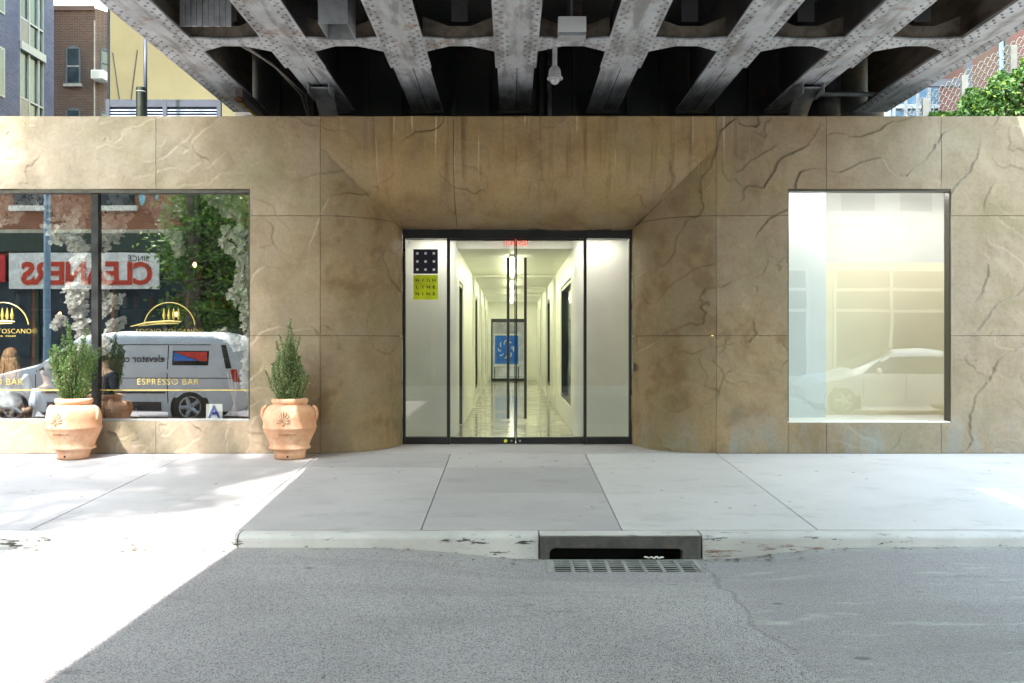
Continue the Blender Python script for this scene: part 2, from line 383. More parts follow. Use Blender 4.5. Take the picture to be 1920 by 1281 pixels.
# sidewalk: slabs with joints
side = bpy.data.objects.new('sidewalk', None); COL.objects.link(side); structure(side)
MB().quad((-16,KB,-.23),(16,KB,-.23),(16,1.2,-.05),(-16,1.2,-.05)).build('bedding', M['cement'], side)
def slab(x0, x1, y0, y1, mat, dz=0):
    g = .004; z = lambda y: (SL * y if y < 0 else 0) + dz
    pts = [(y1 - g, -.30), (y0 + g, -.30), (y0 + g, z(y0)), (y1 - g, z(y1))]
    MB().prism(pts, x0 + g, x1 - g, 'x').build('slab', mat, side, bevel=.005)
cols = [-16,-12.6,-9.2,-7.5,-5.8,-4.1,-2.435,-.769,.946,2.619,7.8,11.2,16]
rows = [KB + .02, -2.47, -1.01, -.006]
for i in range(len(cols) - 1):
    light = i in (8,9,10,11)
    if cols[i] in (2.619,): rr = [rows[0], rows[3]]
    else: rr = rows
    for j in range(len(rr) - 1):
        slab(cols[i], cols[i+1], rr[j], rr[j+1], M['conc_light'] if light else M['conc_grey'], rnd.uniform(-.0015, .0015))
slab(-2.435, 2.619, .0, 1.18, M['conc_grey'])
# kerb
kerb = bpy.data.objects.new('kerb', None); COL.objects.link(kerb); structure(kerb)
def kerb_piece(x0, x1):
    zt = SL * KB; n = max(2, int((x1 - x0) / .12)); prof = [(KB, -.6), (KB, zt - .002)]
    prof += [(KB - .11, zt - .004)] + [(KB - .11 - .06 * math.sin(a), zt - .004 - .045 * (1 - math.cos(a))) for a in (R(30), R(60), R(85))] + [(KB - .185, -.6)]
    mb = MB()
    def fn(u, v):
        x = x0 + .006 + (x1 - x0 - .012) * u; k = int(round(v * (len(prof) - 1))); y, z = prof[k]
        w = .006 * mnoise.noise((x * 1.7, y * 9, z * 9)) + .004 * mnoise.noise((x * 9, y * 9, 3))
        if 2 <= k: y += w; z += w * .6
        return (x, y, z)
    mb.grid(fn, n, len(prof) - 1)
    e = len(mb.v) - len(prof)
    mb.f.append(tuple(range(len(prof)))); mb.f.append(tuple(range(e + len(prof) - 1, e - 1, -1)))
    return mb.build('kerb_stone', M['kerb'], kerb, smooth=True, edge=50)
for a, b in ((-16,-11),(-11,-6.6),(-6.6,-2.28),(-2.28,.234),(1.59,6.1),(6.1,11),(11,16)): kerb_piece(a, b)
# opposite side of the street
structure(MB().box(-30, 30, -19.2, -14.7, -.6, -.13).build('far_sidewalk', M['conc_grey']))
structure(MB().box(-30, 30, -14.7, -14.5, -.6, -.12).build('far_kerb', M['kerb'], bevel=.02))
# ------------------------------------------------------------------ catch basin
cb = thing('catch_basin', 'dark cast iron storm drain with curb inlet and slotted grate', 'storm drain', (0, 0, 0))
zt = SL * KB - .004; zb = -.385
p = MB(); p.prism([(BX0, zb - .1), (BX0, zt - .012), (BX1, zt - .012), (BX1, zb - .1), (1.43, zb - .1), (1.43, -.312), (1.40, -.298), (.36, -.292), (.33, -.31), (.32, -.34), (.32, zb - .1)], KB - .19, KB - .03, 'y')
p.build('curb_head', M['castiron'], cb, bevel=.006)
MB().box(BX0, BX1, KB - .188, KB - .002, zt - .011, zt + .003).build('capping', M['kerb'], cb, bevel=.006)
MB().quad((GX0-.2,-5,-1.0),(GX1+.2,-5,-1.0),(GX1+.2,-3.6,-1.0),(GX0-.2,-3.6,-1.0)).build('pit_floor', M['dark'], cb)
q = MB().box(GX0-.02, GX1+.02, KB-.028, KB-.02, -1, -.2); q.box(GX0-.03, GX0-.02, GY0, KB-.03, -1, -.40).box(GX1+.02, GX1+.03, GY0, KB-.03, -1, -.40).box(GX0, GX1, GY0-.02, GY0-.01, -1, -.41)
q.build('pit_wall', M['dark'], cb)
gz = -.383
MB().prism([(GX0, GY0), (GX1, GY0), (GX1, GY0 + .03), (GX0, GY0 + .03)], gz - .05, gz, 'z').build('grate_frame', M['grate'], cb)
MB().box(GX0, GX1, GY1 - .03, GY1, gz - .05, gz).build('grate_frame', M['grate'], cb)
MB().box(GX0, GX0 + .07, GY0 + .03, GY1 - .03, gz - .05, gz).build('grate_frame', M['grate'], cb)
MB().box(GX1 - .03, GX1, GY0 + .03, GY1 - .03, gz - .05, gz).build('grate_frame', M['grate'], cb)
cw = (GX1 - .03 - GX0 - .07) / 8
for i in range(1, 8):
    x = GX0 + .07 + cw * i; MB().box(x - .014, x + .014, GY0 + .03, GY1 - .03, gz - .02, gz - .002).build('cross_bar', M['grate'], cb)
for j in range(1, 6):
    y = GY0 + .03 + (GY1 - GY0 - .06) * j / 6; MB().box(GX0 + .07, GX1 - .03, y - .009, y + .009, gz - .008, gz - .004).build('long_bar', M['grate'], cb)
lit = MB()
for k in range(7): lit.ball((1.12 + .022 * k, -4.275 + .006 * math.sin(k * 2), -.365 + .004 * math.cos(k * 3)), .014, 6, 4, (1.3, .8, .5))
tag(lit.build('paper_scrap', plain('scrap_paper', (.75,.74,.7), .9), smooth=True), 'crumpled white paper scrap lying on the drain grate', 'litter')

db = MB(); r_d = random.Random(17)
for k in range(420):                                     # dead leaves and grit caught along the gutter
    x = r_d.gauss(1.0, 1.0) if r_d.random() < .45 else r_d.uniform(-7, 8); y = -4.27 - abs(r_d.gauss(0, .10))
    if GX0 - .02 < x < GX1 + .02: continue
    z = road_z(x, y) + .007; s_ = r_d.choice((.006, .008, .012, .02, .03)) ; a = r_d.uniform(0, 6.28); u = Vector((math.cos(a), math.sin(a), r_d.uniform(-.2, .3))) * s_; w = Vector((-math.sin(a), math.cos(a), r_d.uniform(-.2, .3))) * s_ * .6
    c = Vector((x, y, z)); db.quad(c - u, c - w + Vector((0, 0, s_ * .25)), c + u, c + w + Vector((0, 0, s_ * .15)))
tag(db.build('gutter_debris', leaf_like('dead_leaf_grit', (.10, .07, .04), (.34, .29, .22)), fix=False), 'dry leaf bits and grit along the gutter', 'debris', kind='stuff')
# ================================================================== GALLERY BUILDING
WT = 4.306
bld = thing('gallery_building', 'low brown stone clad gallery building with curved recessed glass entrance', 'building')
LX, RX = -2.435, 2.619; ZA, ZB_ = 1.503, 3.034
WL = -3.333; WLt, WLb = 3.374, .415
W0, W1, WRt, WRb = 3.537, 5.612, 3.374, .395
g = .003
def with_relief(o, vals):
    at = o.data.attributes.new('crevice', 'FLOAT', 'POINT'); at.data.foreach_set('value', vals)
def panel(pts):
    """one cladding panel: a dense relief sheet over the outline (rectangle or L), with returned edges"""
    n = len(pts); ins = []
    for i in range(n):
        a, b, c = Vector(pts[i-1]), Vector(pts[i]), Vector(pts[(i+1) % n])
        d1, d2 = (b - a).normalized(), (c - b).normalized()
        ins.append(tuple(b + Vector((-d1.y, d1.x)) * g + Vector((-d2.y, d2.x)) * g))
    def lines(k):
        ks = sorted(set(round(p[k], 5) for p in ins)); out = []
        far = max(abs(p[0]) for p in ins) > 9.6
        for a, b in zip(ks, ks[1:]):
            m = max(1, int((b - a) / (.12 if far else .0135))); out += [a + (b - a) * q / m for q in range(m)]
        return out + [ks[-1]]
    xs_, zs_ = lines(0), lines(1)
    def inside(x, z):
        c = False
        for (xa, za), (xb, zb_) in zip(ins, ins[1:] + ins[:1]):
            if (za > z) != (zb_ > z) and x < (xb - xa) * (z - za) / (zb_ - za) + xa: c = not c
        return c
    keep = [[inside((xs_[i] + xs_[i+1]) / 2, (zs_[j] + zs_[j+1]) / 2) for j in range(len(zs_) - 1)] for i in range(len(xs_) - 1)]
    idx, V, C, Fc, edge = {}, [], [], [], {}
    def vid(i, j):
        if (i, j) not in idx:
            h, c = cleft(xs_[i], 0, zs_[j]); idx[(i, j)] = len(V); V.append((xs_[i], .012 - h, zs_[j])); C.append(c)
        return idx[(i, j)]
    for i in range(len(xs_) - 1):
        for j in range(len(zs_) - 1):
            if keep[i][j]:
                q = (vid(i, j), vid(i+1, j), vid(i+1, j+1), vid(i, j+1)); Fc.append(q)
                for a, b in zip(q, q[1:] + q[:1]):
                    if (b, a) in edge: del edge[(b, a)]
                    else: edge[(a, b)] = 1
    bk = {}
    for a, b in edge:
        for k in (a, b):
            if k not in bk: bk[k] = len(V); V.append((V[k][0], .05, V[k][2])); C.append(.5)
        Fc.append((b, a, bk[a], bk[b]))
    me = bpy.data.meshes.new('cladding_panel'); me.from_pydata(V, [], Fc); me.materials.append(M['stone'])
    me.polygons.foreach_set('use_smooth', [True] * len(Fc))
    o = bpy.data.objects.new('cladding_panel', me); COL.objects.link(o); o.parent = bld; with_relief(o, C)
    o.modifiers.new('edges', 'EDGE_SPLIT').split_angle = R(65)
def curved(name, fn, nu, nv):
    """curved surround piece: fn(u, v) -> (point, outward normal)"""
    V, C, Fc = [], [], []
    for i in range(nu + 1):
        for j in range(nv + 1):
            p, nn = fn(i / nu, j / nv); h, c = cleft(*p); V.append(tuple(Vector(p) + nn * (h - .012))); C.append(c)
    for i in range(nu):
        for j in range(nv): a = i * (nv + 1) + j; Fc.append((a, a + nv + 1, a + nv + 2, a + 1))
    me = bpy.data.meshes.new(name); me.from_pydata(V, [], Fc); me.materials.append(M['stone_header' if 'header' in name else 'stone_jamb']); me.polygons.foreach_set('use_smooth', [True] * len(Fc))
    o = bpy.data.objects.new(name, me); COL.objects.link(o); o.parent = bld; with_relief(o, C); return o
def rect(x0, x1, z0, z1): panel([(x0, z0), (x1, z0), (x1, z1), (x0, z1)])
S1 = -4.53
for a, b in ((-16, -12.5), (-12.5, -9.7), (-9.7, -6.9)):
    rect(a, b, WLt, WT); rect(a, b, 0, WLb)
rect(-16, -9.7, WLb, WLt)
rect(-6.9, S1, WLt, WT); rect(-6.9, S1, 0, WLb)
panel([(WL, ZB_), (LX, ZB_), (LX, WT), (S1, WT), (S1, WLt), (WL, WLt)])
rect(WL, LX, ZA, ZB_)
panel([(S1, 0), (LX, 0), (LX, ZA), (WL, ZA), (WL, WLb), (S1, WLb)])
T1, T2 = 4.027, 5.49
panel([(RX, ZB_), (W0, ZB_), (W0, WRt), (T1, WRt), (T1, WT), (RX, WT)])
rect(RX, W0, ZA, ZB_); rect(RX, W0, 0, ZA)
rect(T1, T2, WRt, WT)
panel([(W1, ZB_), (8.4, ZB_), (8.4, WT), (T2, WT), (T2, WRt), (W1, WRt)])
rect(W1, 8.4, ZA, ZB_)
rect(W0, T1, 0, WRb); rect(T1, T2, 0, WRb)
panel([(T2, 0), (8.4, 0), (8.4, ZA), (W1, ZA), (W1, WRb), (T2, WRb)])
rect(8.4, 12, 0, WT); rect(12, 16, 0, WT)
# curved entrance surround
XC, HD, CA, CBD, ZD = .087, 1.592, .935, 1.138, 2.982
XL, XR = XC - HD, XC + HD
aL, aR = XL - LX, RX - XR
def jamb(sgn, z0, z1):
    a = aL if sgn < 0 else aR; xd = XL if sgn < 0 else XR
    def fn(u, v):
        t = u * math.pi / 2; x = xd + sgn * a * (1 - math.sin(t)); y = CBD * (1 - math.cos(t))
        top = min(z1, ZD + CA * (1 - math.sin(t)))
        nn = Vector((-sgn * CBD * math.sin(t), -a * math.cos(t), 0)).normalized()
        if u == 0: x -= sgn * g
        return (x, y, z0 + g + (max(top, z0 + .001) - (g if top == z1 else -.006) - z0 - g) * v), nn
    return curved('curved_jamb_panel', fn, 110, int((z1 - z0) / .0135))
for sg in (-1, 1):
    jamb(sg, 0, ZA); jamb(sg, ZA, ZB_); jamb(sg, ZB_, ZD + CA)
def header(xa, xb):
    def fn(u, v):
        if u < .2: y = 0; z = WT - g - (WT - ZD - CA) * u / .2; q = 1.0; nn = Vector((0, -1, 0))
        else:
            t = (u - .2) / .8 * math.pi / 2; y = CBD * (1 - math.cos(t)); z = ZD + CA * (1 - math.sin(t)); q = 1 - math.sin(t)
            nn = Vector((0, -CA * math.cos(t), -CBD * math.sin(t))).normalized()
        x0 = max(xa + g, XL - aL * q - (.006 if q < 1 else -g)); x1 = min(xb - g, XR + aR * q + (.006 if q < 1 else -g))
        return (x0 + (x1 - x0) * v, y, z), nn
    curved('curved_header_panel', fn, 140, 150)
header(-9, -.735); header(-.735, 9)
# backing, roof, side and inner walls
def wl(name, x0, x1, y0, y1, z0, z1, m='cement'): return MB().box(x0, x1, y0, y1, z0, z1).build(name, M[m], bld)
wl('backing_wall', -16, WL, .056, .2, WLt + .004, WT - .01); wl('backing_wall', -16, WL, .056, .2, 0, WLb - .004)
wl('backing_wall', WL + .004, LX - .004, .056, .2, 0, WT - .012)
wl('backing_wall', LX, XL - .06, 1.15, 1.3, 0, WT - .012); wl('backing_wall', XR + .06, RX, 1.15, 1.3, 0, WT - .012)
wl('backing_wall', XL - .06, XR + .06, 1.17, 1.3, ZD + .06, WT - .012)
wl('backing_wall', LX - .004, LX + .14, .3, 1.15, 0, WT - .012); wl('backing_wall', RX - .14, RX, .3, 1.15, 0, WT - .012)
wl('backing_wall', RX + .004, W0 - .004, .056, .2, 0, WT - .012)
wl('backing_wall', W0, W1, .056, .2, WRt + .004, WT - .01); wl('backing_wall', W0, W1, .056, .2, 0, WRb - .004)
wl('backing_wall', W1 + .004, 16, .056, .2, 0, WT - .012)
wl('roof', -16, 16, .21, 9, WT - .16, WT - .014, 'cement')
# cafe shopfront
wl('window_frame', -9.7, WL, .02, .16, WLt - .045, WLt + .003, 'bronze')
wl('window_frame', -9.7, WL, .03, .16, WLb, WLb + .018, 'galv')
wl('window_frame', WL - .02, WL + .003, .02, .16, WLb + .02, WLt - .047, 'bronze')
wl('mullion', -5.375, -5.29, .05, .17, WLb + .02, WLt - .047, 'black_metal')
MB().quad((-9.7,.1,WLb+.019),(-5.376,.1,WLb+.019),(-5.376,.1,WLt-.046),(-9.7,.1,WLt-.046)).build('window_pane', M['glass_cafe'], bld)
MB().quad((-5.289,.1,WLb+.019),(WL-.021,.1,WLb+.019),(WL-.021,.1,WLt-.046),(-5.289,.1,WLt-.046)).build('window_pane', M['glass_cafe'], bld)
# gallery display window
wl('window_frame', W0, W1, .02, .15, WRt - .028, WRt + .003, 'bronze')
wl('window_frame', W1 - .012, W1 + .003, .02, .15, WRb + .014, WRt - .03, 'bronze')
wl('window_frame', W0 - .003, W0 + .012, .02, .15, WRb + .014, WRt - .03, 'bronze')
wl('window_sill', W0, W1, .01, .15, WRb - .003, WRb + .012, 'white_paint')
MB().quad((W0+.012,.105,WRb+.012),(W1-.012,.105,WRb+.012),(W1-.012,.105,WRt-.029),(W0+.012,.105,WRt-.029)).build('window_pane', M['glass_right'], bld)
# gallery room behind the display window
M['beige'] = plain('beige_gallery_wall', (.80, .74, .54), .6, .04, 1)
M['soft_white'] = plain('soft_white_wall', (.62, .62, .59), .7, .04, 1)
M['paleblue'] = plain('pale_gallery_wall', (.62, .66, .66), .6, .03, 1)
wl('room_wall', 4.33, 6.6, 1.5, 1.6, .3, 2.56, 'beige'); wl('room_wall', 4.33, 6.6, 1.5, 1.6, 2.5601, 4.1, 'soft_white')
wl('room_wall', 3.0, 4.325, .95, 1.6, .3, 4.1, 'paleblue'); wl('room_wall', 6.6, 6.7, .25, 1.6, .3, 4.1, 'white_paint')
wl('room_floor', 3.0, 6.7, .21, 1.6, .28, .38, 'cream_paint'); wl('room_wall', 3.0, 3.1, .25, .95, .3, 4.1, 'paleblue')
# entrance doors
DY = CBD
z0, z1 = .097, 2.863
wl('door_frame', XL, XR, DY - .03, DY + .07, z1, ZD + .003, 'black_metal')
for a, b in ((XL, XL + .035), (-.892, -.848), (1.012, 1.052), (XR - .035, XR)): wl('door_frame', a, b, DY - .035, DY + .065, .0, z1 - .002, 'black_metal')
wl('door_frame', XL + .037, -.894, DY - .03, DY + .05, .002, z0, 'black_metal'); wl('door_frame', 1.054, XR - .037, DY - .03, DY + .05, .002, z0, 'black_metal')
for a, b in ((XL + .036, -.893), (1.053, XR - .036)):
    MB().quad((a, DY + .01, z0), (b, DY + .01, z0), (b, DY + .01, z1), (a, DY + .01, z1)).build('side_pane', M['glass_door'], bld)
mid = .067
for sgn, a, b in ((-1, -.846, mid - .003), (1, mid + .003, 1.01)):
    e = bpy.data.objects.new('glass_door', None); COL.objects.link(e); e.parent = bld; e['label'] = 'frameless glass entrance door leaf with long black pull handle'
    MB().box(a, b, DY - .02, DY + .03, .008, z0).build('bottom_rail', M['black_metal'], e, bevel=.003)
    MB().box(a, b, DY - .02, DY + .03, z1 - .03, z1 - .003).build('top_rail', M['black_metal'], e)
    x = b - .016 if sgn < 0 else a + .016
    MB().box(min(x, b if sgn < 0 else a), max(x, b if sgn < 0 else a), DY - .015, DY + .025, z0 + .001, z1 - .031).build('meeting_stile', M['black_metal'], e)
    MB().quad((a, DY + .005, z0), (b, DY + .005, z0), (b, DY + .005, z1 - .03), (a, DY + .005, z1 - .03)).build('pane', M['glass_door'], e)
    hx = -.04 if sgn < 0 else .2
    h = MB().tube([(hx, DY - .075, .36), (hx, DY - .075, 2.59)], .02, 10)
    for z in (.6, 2.35): h.tube([(hx, DY - .075, z), (hx, DY + .01, z)], .009, 8)
    h.build('handle', M['black_metal'], e, smooth=True, edge=40)
    MB().lathe([(0, 0), (.014, 0), (.014, .006)], (mid + sgn * .06, DY - .027, .045), 12, 'y').build('lock', M['galv'], e)
MB().lathe([(0, 0), (.024, 0), (.024, .003)], (-.075, DY - .024, .045), 16, 'y').build('yellow_dot', plain('yellow_sticker', (.75, .75, .02), .5), bld)
MB().box(XR - .004, XR + .012, DY - .3, DY - .23, 1.02, 1.13).build('door_button', M['black_metal'], bld, bevel=.006)
MB().quad((-.846, DY - .04, .004), (1.01, DY - .04, .004), (1.01, DY + .06, .004), (-.846, DY + .06, .004)).build('threshold', M['galv'], bld)
# lobby and corridor
CL, CR = -.82, .95; CEND = 34.5 - D; PY = 2.15; CH = 2.85
def floor_mat():
    t = NT('polished_concrete_floor'); O = t.n('ShaderNodeTexCoord').outputs['Object']; n1 = t.noise(O, 1.2, 6, .6)
    col = t.mix(t.rng(n1, .3, .7), (.30, .28, .20), (.44, .41, .31)); return t.finish(col, t.rng(t.noise(O, 3, 5), .3, .7, .06, .2), t.bump(t.noise(O, 2.2, 3), .12, .02), spec=.7)
M['pol'] = floor_mat()
MB().quad((-2.3, DY + .06, .003), (2.5, DY + .06, .003), (2.5, CEND + 6, .003), (-2.3, CEND + 6, .003)).build('corridor_floor', M['pol'], bld)
wl('corridor_ceiling', -2.3, 2.5, DY + .3, PY + .3, 2.96, 3.05, 'white_paint'); wl('corridor_ceiling', CL, CR, PY + .3, CEND, CH, 3.05, 'cream_paint')
wl('lobby_wall', -2.0, -1.9, DY + .3, PY + .4, 0.005, 2.955, 'white_paint'); wl('lobby_wall', 2.1, 2.2, DY + .3, PY + .4, .005, 2.955, 'white_paint')
def side_wall(xw, sgn, openings):
    # wall with a rounded nose towards the lobby, broken by openings (y0,y1,z0,z1,kind)
    r = .16; xo = xw + sgn * 1.05
    pts = [(xo, PY), (xw + sgn * r, PY)] + [(xw + sgn * r * (1 - math.sin(a)), PY + r * (1 - math.cos(a))) for a in (R(15), R(30), R(45), R(60), R(75))] + [(xw, PY + r)]
    ya = openings[0][0]
    MB().prism(pts + [(xw, ya), (xo, ya)], .006, CH + .1, 'z').build('corridor_wall', M['cream_paint'], bld, smooth=True, edge=30)
    for i, (a, b, zl, zh, kind) in enumerate(openings):
        nx = openings[i + 1][0] if i + 1 < len(openings) else CEND
        wl('corridor_wall', min(xw, xo), max(xw, xo), b, nx, .006, CH + .1, 'cream_paint')
        wl('corridor_wall', min(xw, xo), max(xw, xo), a, b, zh, CH + .1, 'cream_paint')
        if zl > .05: wl('corridor_wall', min(xw, xo), max(xw, xo), a, b, .006, zl, 'cream_paint')
        f = M['black_metal']; xf0, xf1 = xw + sgn * .02, xw + sgn * .12
        x0, x1 = min(xf0, xf1), max(xf0, xf1)
        q = MB().box(x0, x1, a + .001, a + .06, zl + .001, zh - .001).box(x0, x1, b - .06, b - .001, zl + .001, zh - .001).box(x0, x1, a + .061, b - .061, zh - .07, zh - .001)
        if zl > .05: q.box(x0, x1, a + .061, b - .061, zl + .001, zl + .07)
        q.build('opening_frame', f, bld)
        xg = xw + sgn * .09
        MB().quad((xg, a + .06, zl + .03), (xg, b - .06, zl + .03), (xg, b - .06, zh - .06), (xg, a + .06, zh - .06)).build('opening_pane', M['glass_far'] if kind == 'g' else M['cream_paint'], bld)
side_wall(CR, 1, [(3.0, 6.2, .38, 2.45, 'g'), (11.2, 13.2, .3, 2.5, 'g'), (17.2, 19.4, .3, 2.5, 'g')])
side_wall(CL, -1, [(3.0, 4.3, .01, 2.4, 'd'), (9.6, 11.6, .3, 2.5, 'g'), (13.8, 15.4, .3, 2.5, 'g'), (18.4, 20.0, .3, 2.5, 'g')])
for y in (8.2, 12.6, 16.6):                              # portals that step in from the corridor walls
    e = MB().box(CL + .001, CL + .05, y, y + .3, .006, CH - .06).box(CR - .05, CR - .001, y, y + .3, .006, CH - .06).box(CL + .001, CR - .001, y, y + .3, CH - .059, CH - .002)
    e.build('corridor_portal', M['cream_paint'], bld)
# far doors at the end of the corridor
wl('end_wall', CL, -.72, CEND, CEND + .2, .006, 3.0, 'cream_paint'); wl('end_wall', .55, CR, CEND, CEND + .2, .006, 3.0, 'cream_paint'); wl('end_wall', -.719, .549, CEND, CEND + .2, 2.25, 3.0, 'cream_paint')
q = MB().box(-.715, -.66, CEND + .02, CEND + .1, .006, 2.245).box(.49, .545, CEND + .02, CEND + .1, .006, 2.245).box(-.659, .489, CEND + .02, CEND + .1, 2.12, 2.245).box(-.11, -.06, CEND + .02, CEND + .1, .1, 2.119).box(-.659, .489, CEND + .02, CEND + .1, .006, .1)
q.build('far_door_frame', M['black_metal'], bld)
MB().quad((-.66, CEND + .06, .1), (.49, CEND + .06, .1), (.49, CEND + .06, 2.12), (-.66, CEND + .06, 2.12)).build('far_door_pane', M['glass_door'], bld)
# what stands across the street at the far end
structure(MB().box(-4, 4, CEND + 5.2, CEND + 5.5, -.1, 5).build('courtyard_wall', plain('dim_brick_end', (.42, .41, .40), .9, .2, 3)))
po = thing('poster', 'blue poster with white abstract figure at the far end of the corridor', 'poster')
PYY = CEND + .9
MB().box(-.62, .3, PYY, PYY + .04, .5, 1.72).build('board', M['white_paint'], po)
MB().box(-.6, .28, PYY - .004, PYY - .001, .6, 1.65).build('print', plain('blue_print', (.02, .2, .8), .5, .1), po)
q = MB(); rr_ = random.Random(3)
for k in range(9):
    a = k * .75; c = Vector((-.18 + .2 * math.cos(a), PYY - .007, 1.14 + .24 * math.sin(a)))
    q.tube([c + Vector((.09 * math.cos(a + s * 1.3), 0, .1 * math.sin(a + s * 1.7))) for s in (0, .5, 1, 1.5)], [.012, .03, .024, .008], 6)
q.build('figure', plain('white_ink', (.8, .85, .9), .6, ), po)
MB().box(-.62, -.58, PYY, PYY + .04, .003, .5).build('leg', M['black_metal'], po); MB().box(.26, .3, PYY, PYY + .04, .003, .5).build('leg', M['black_metal'], po)
# ceiling lights of the corridor (lit in the photograph)
M['tube'] = plain('lit_tube', (.9, .9, .85), .5, .02, emit=((.97, 1, .7), 8))
for i, (a, b) in enumerate(((3.4, 8.0), (9.4, 12.3), (13.2, 16.3), (17.3, 21.6))):
    l = thing('linear_light', ['lit linear ceiling light nearest the entrance doors', 'second lit linear light along the corridor ceiling', 'third lit linear light along the corridor ceiling', 'lit linear light at the far end of the corridor'][i], 'ceiling light', (.02, a, CH), group='corridor ceiling lights')
    MB().box(-.035, .035, 0, b - a, -.05, -.001).build('housing', M['white_paint'], l)
    MB().box(-.028, .028, .02, b - a - .02, -.075, -.051).build('diffuser', M['tube'], l)
lb = thing('recessed_light', 'long recessed light panel in the lobby ceiling', 'ceiling light', (.1, 1.85, 2.958))
MB().box(-1.5, 1.5, -.08, .08, -.012, 0).build('diffuser', plain('lobby_light', (.9,.9,.9), .5, .02, emit=((1, .96, .9), 2.6)), lb)
gl = thing('gallery_fill_light', 'added fill light strip over the gallery display room', 'ceiling light', (5.3, .62, 3.5))  # added strip that brightens the display room
MB().box(-1.7, 1.2, -.05, .05, -.03, .6).build('housing', M['white_paint'], gl); MB().box(-1.6, 1.1, -.04, .04, -.05, -.031).build('diffuser', plain('gallery_fill_glow', (.9,.9,.9), .5, .02, emit=((1, .97, .9), 9)), gl)
# exit sign: red letters on a clear plate, read from inside
ex = thing('exit_sign', 'red lit exit sign hanging behind the entrance doors, seen from its back', 'exit sign', (.06, 1.62, 2.86))
MB().box(-.17, .17, -.004, .004, -.06, .085).build('plate', glass('clear_acrylic', .06), ex)
MB().box(-.18, .18, -.02, .02, .085, .1).build('mount', M['white_paint'], ex)
text('lettering', 'EXIT', .17, (0, .008, .01), plain('red_exit_letters', (.7, .03, .02), .5, emit=((1, .05, .03), .6)), ex, rot=(90, 0, 180), ext=.003)
# stickers on the left side pane
def sticker(name, label, z0, z1, mat):
    t_ = thing(name, label, 'sign', (-1.19, DY + .002, (z0 + z1) / 2)); h = (z1 - z0) / 2
    MB().box(-.171, .171, -.003, 0, -h, h).build('sheet', mat, t_); return t_
s1 = sticker('logo_sticker', 'navy square window sticker with nine small white squares', 2.373, 2.715, plain('navy_vinyl', (.012, .012, .03), .4))
wv = plain('white_vinyl', (.75, .75, .75), .5)
for i in (-1, 0, 1):
    for j in (-1, 0, 1): MB().box(i*.115-.016, i*.115+.016, -.005, -.0035, j*.113-.016, j*.113+.016).build('white_square', wv, s1)
s2 = sticker('name_sticker', 'lime yellow square window sticker reading HIGH LINE NINE', 2.012, 2.358, plain('lime_vinyl', (.62, .72, .005), .45))
bv = plain('black_vinyl', (.01, .01, .01), .5)
for r_, w in enumerate(('HIGH', 'LINE', 'NINE')):
    for c_, ch in enumerate(w): text('letter', ch, .058, (-.115 + c_ * .077, -.0045, .095 - r_ * .095), bv, s2, ext=.0008, sx=1.25, bold=.001)
# ================================================================== ELEVATED VIADUCT
BZ = 4.793
GC = [-3.795, -2.512, -1.222, .059, 1.337, 2.63, 3.93, 5.23]
via = thing('railway_viaduct', 'grey riveted steel elevated railway viaduct crossing over the entrance', 'viaduct')
YE, YN, YC = 1.8, -22.0, -.505
def rivet(mb, x, y, z, r=.02):
    n = len(mb.v)
    for rr, dz in ((r, 0), (r * .75, -r * .55)):
        for q in range(6): mb.v.append((x + rr * math.cos(q * 1.0472), y + rr * math.sin(q * 1.0472), z + dz))
    mb.v.append((x, y, z - r * .85))
    for q in range(6):
        q2 = (q + 1) % 6; mb.f += [(n+q, n+q2, n+6+q2, n+6+q), (n+6+q, n+6+q2, n+12)]
for i, c in enumerate(GC):
    fas = i in (0, 7)
    girder = bpy.data.objects.new('girder', None); COL.objects.link(girder); girder.parent = via
    yc = 1.75 if fas else YC
    MB().box(c - .225, c + .225, YN, YE, BZ, BZ + .03).build('flange', M['girder'], girder, bevel=.004)
    MB().box(c - .25, c + .25, YN, yc, BZ - .022, BZ - .0005).build('cover_plate', M['girder'], girder, bevel=.004)
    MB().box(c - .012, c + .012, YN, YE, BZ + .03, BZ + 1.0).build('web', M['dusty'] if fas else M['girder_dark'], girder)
    for s in (-1, 1): MB().box(c + s * .075 - .06, c + s * .075 + .06, YN, YE, BZ + .0305, BZ + .045).build('angle', M['dusty'], girder)
    if not fas:
        MB().box(c + .012, c + .02, YC + .02, YE - .12, BZ - .004, BZ - .0006).build('seam', M['dark'], girder)
        MB().box(c - .24, c + .24, YE - .1, YE - .04, BZ - .05, BZ - .001).build('end_angle', M['girder_dark'], girder)
    rv = MB(); y = -3.2; k = 0
    while y < yc - .04:
        for s in (-1, 1):
            rivet(rv, c + s * (.21 if k % 2 else .155), y, BZ - .0215)
            if abs(y + 1.4) < .4 and k % 2: rivet(rv, c + s * .1, y + .03, BZ - .0215)
        y += .085; k += 1
    r_ = rv.build('rivets', M['rivet'], girder, smooth=True, fix=False); r_['kind'] = 'stuff'
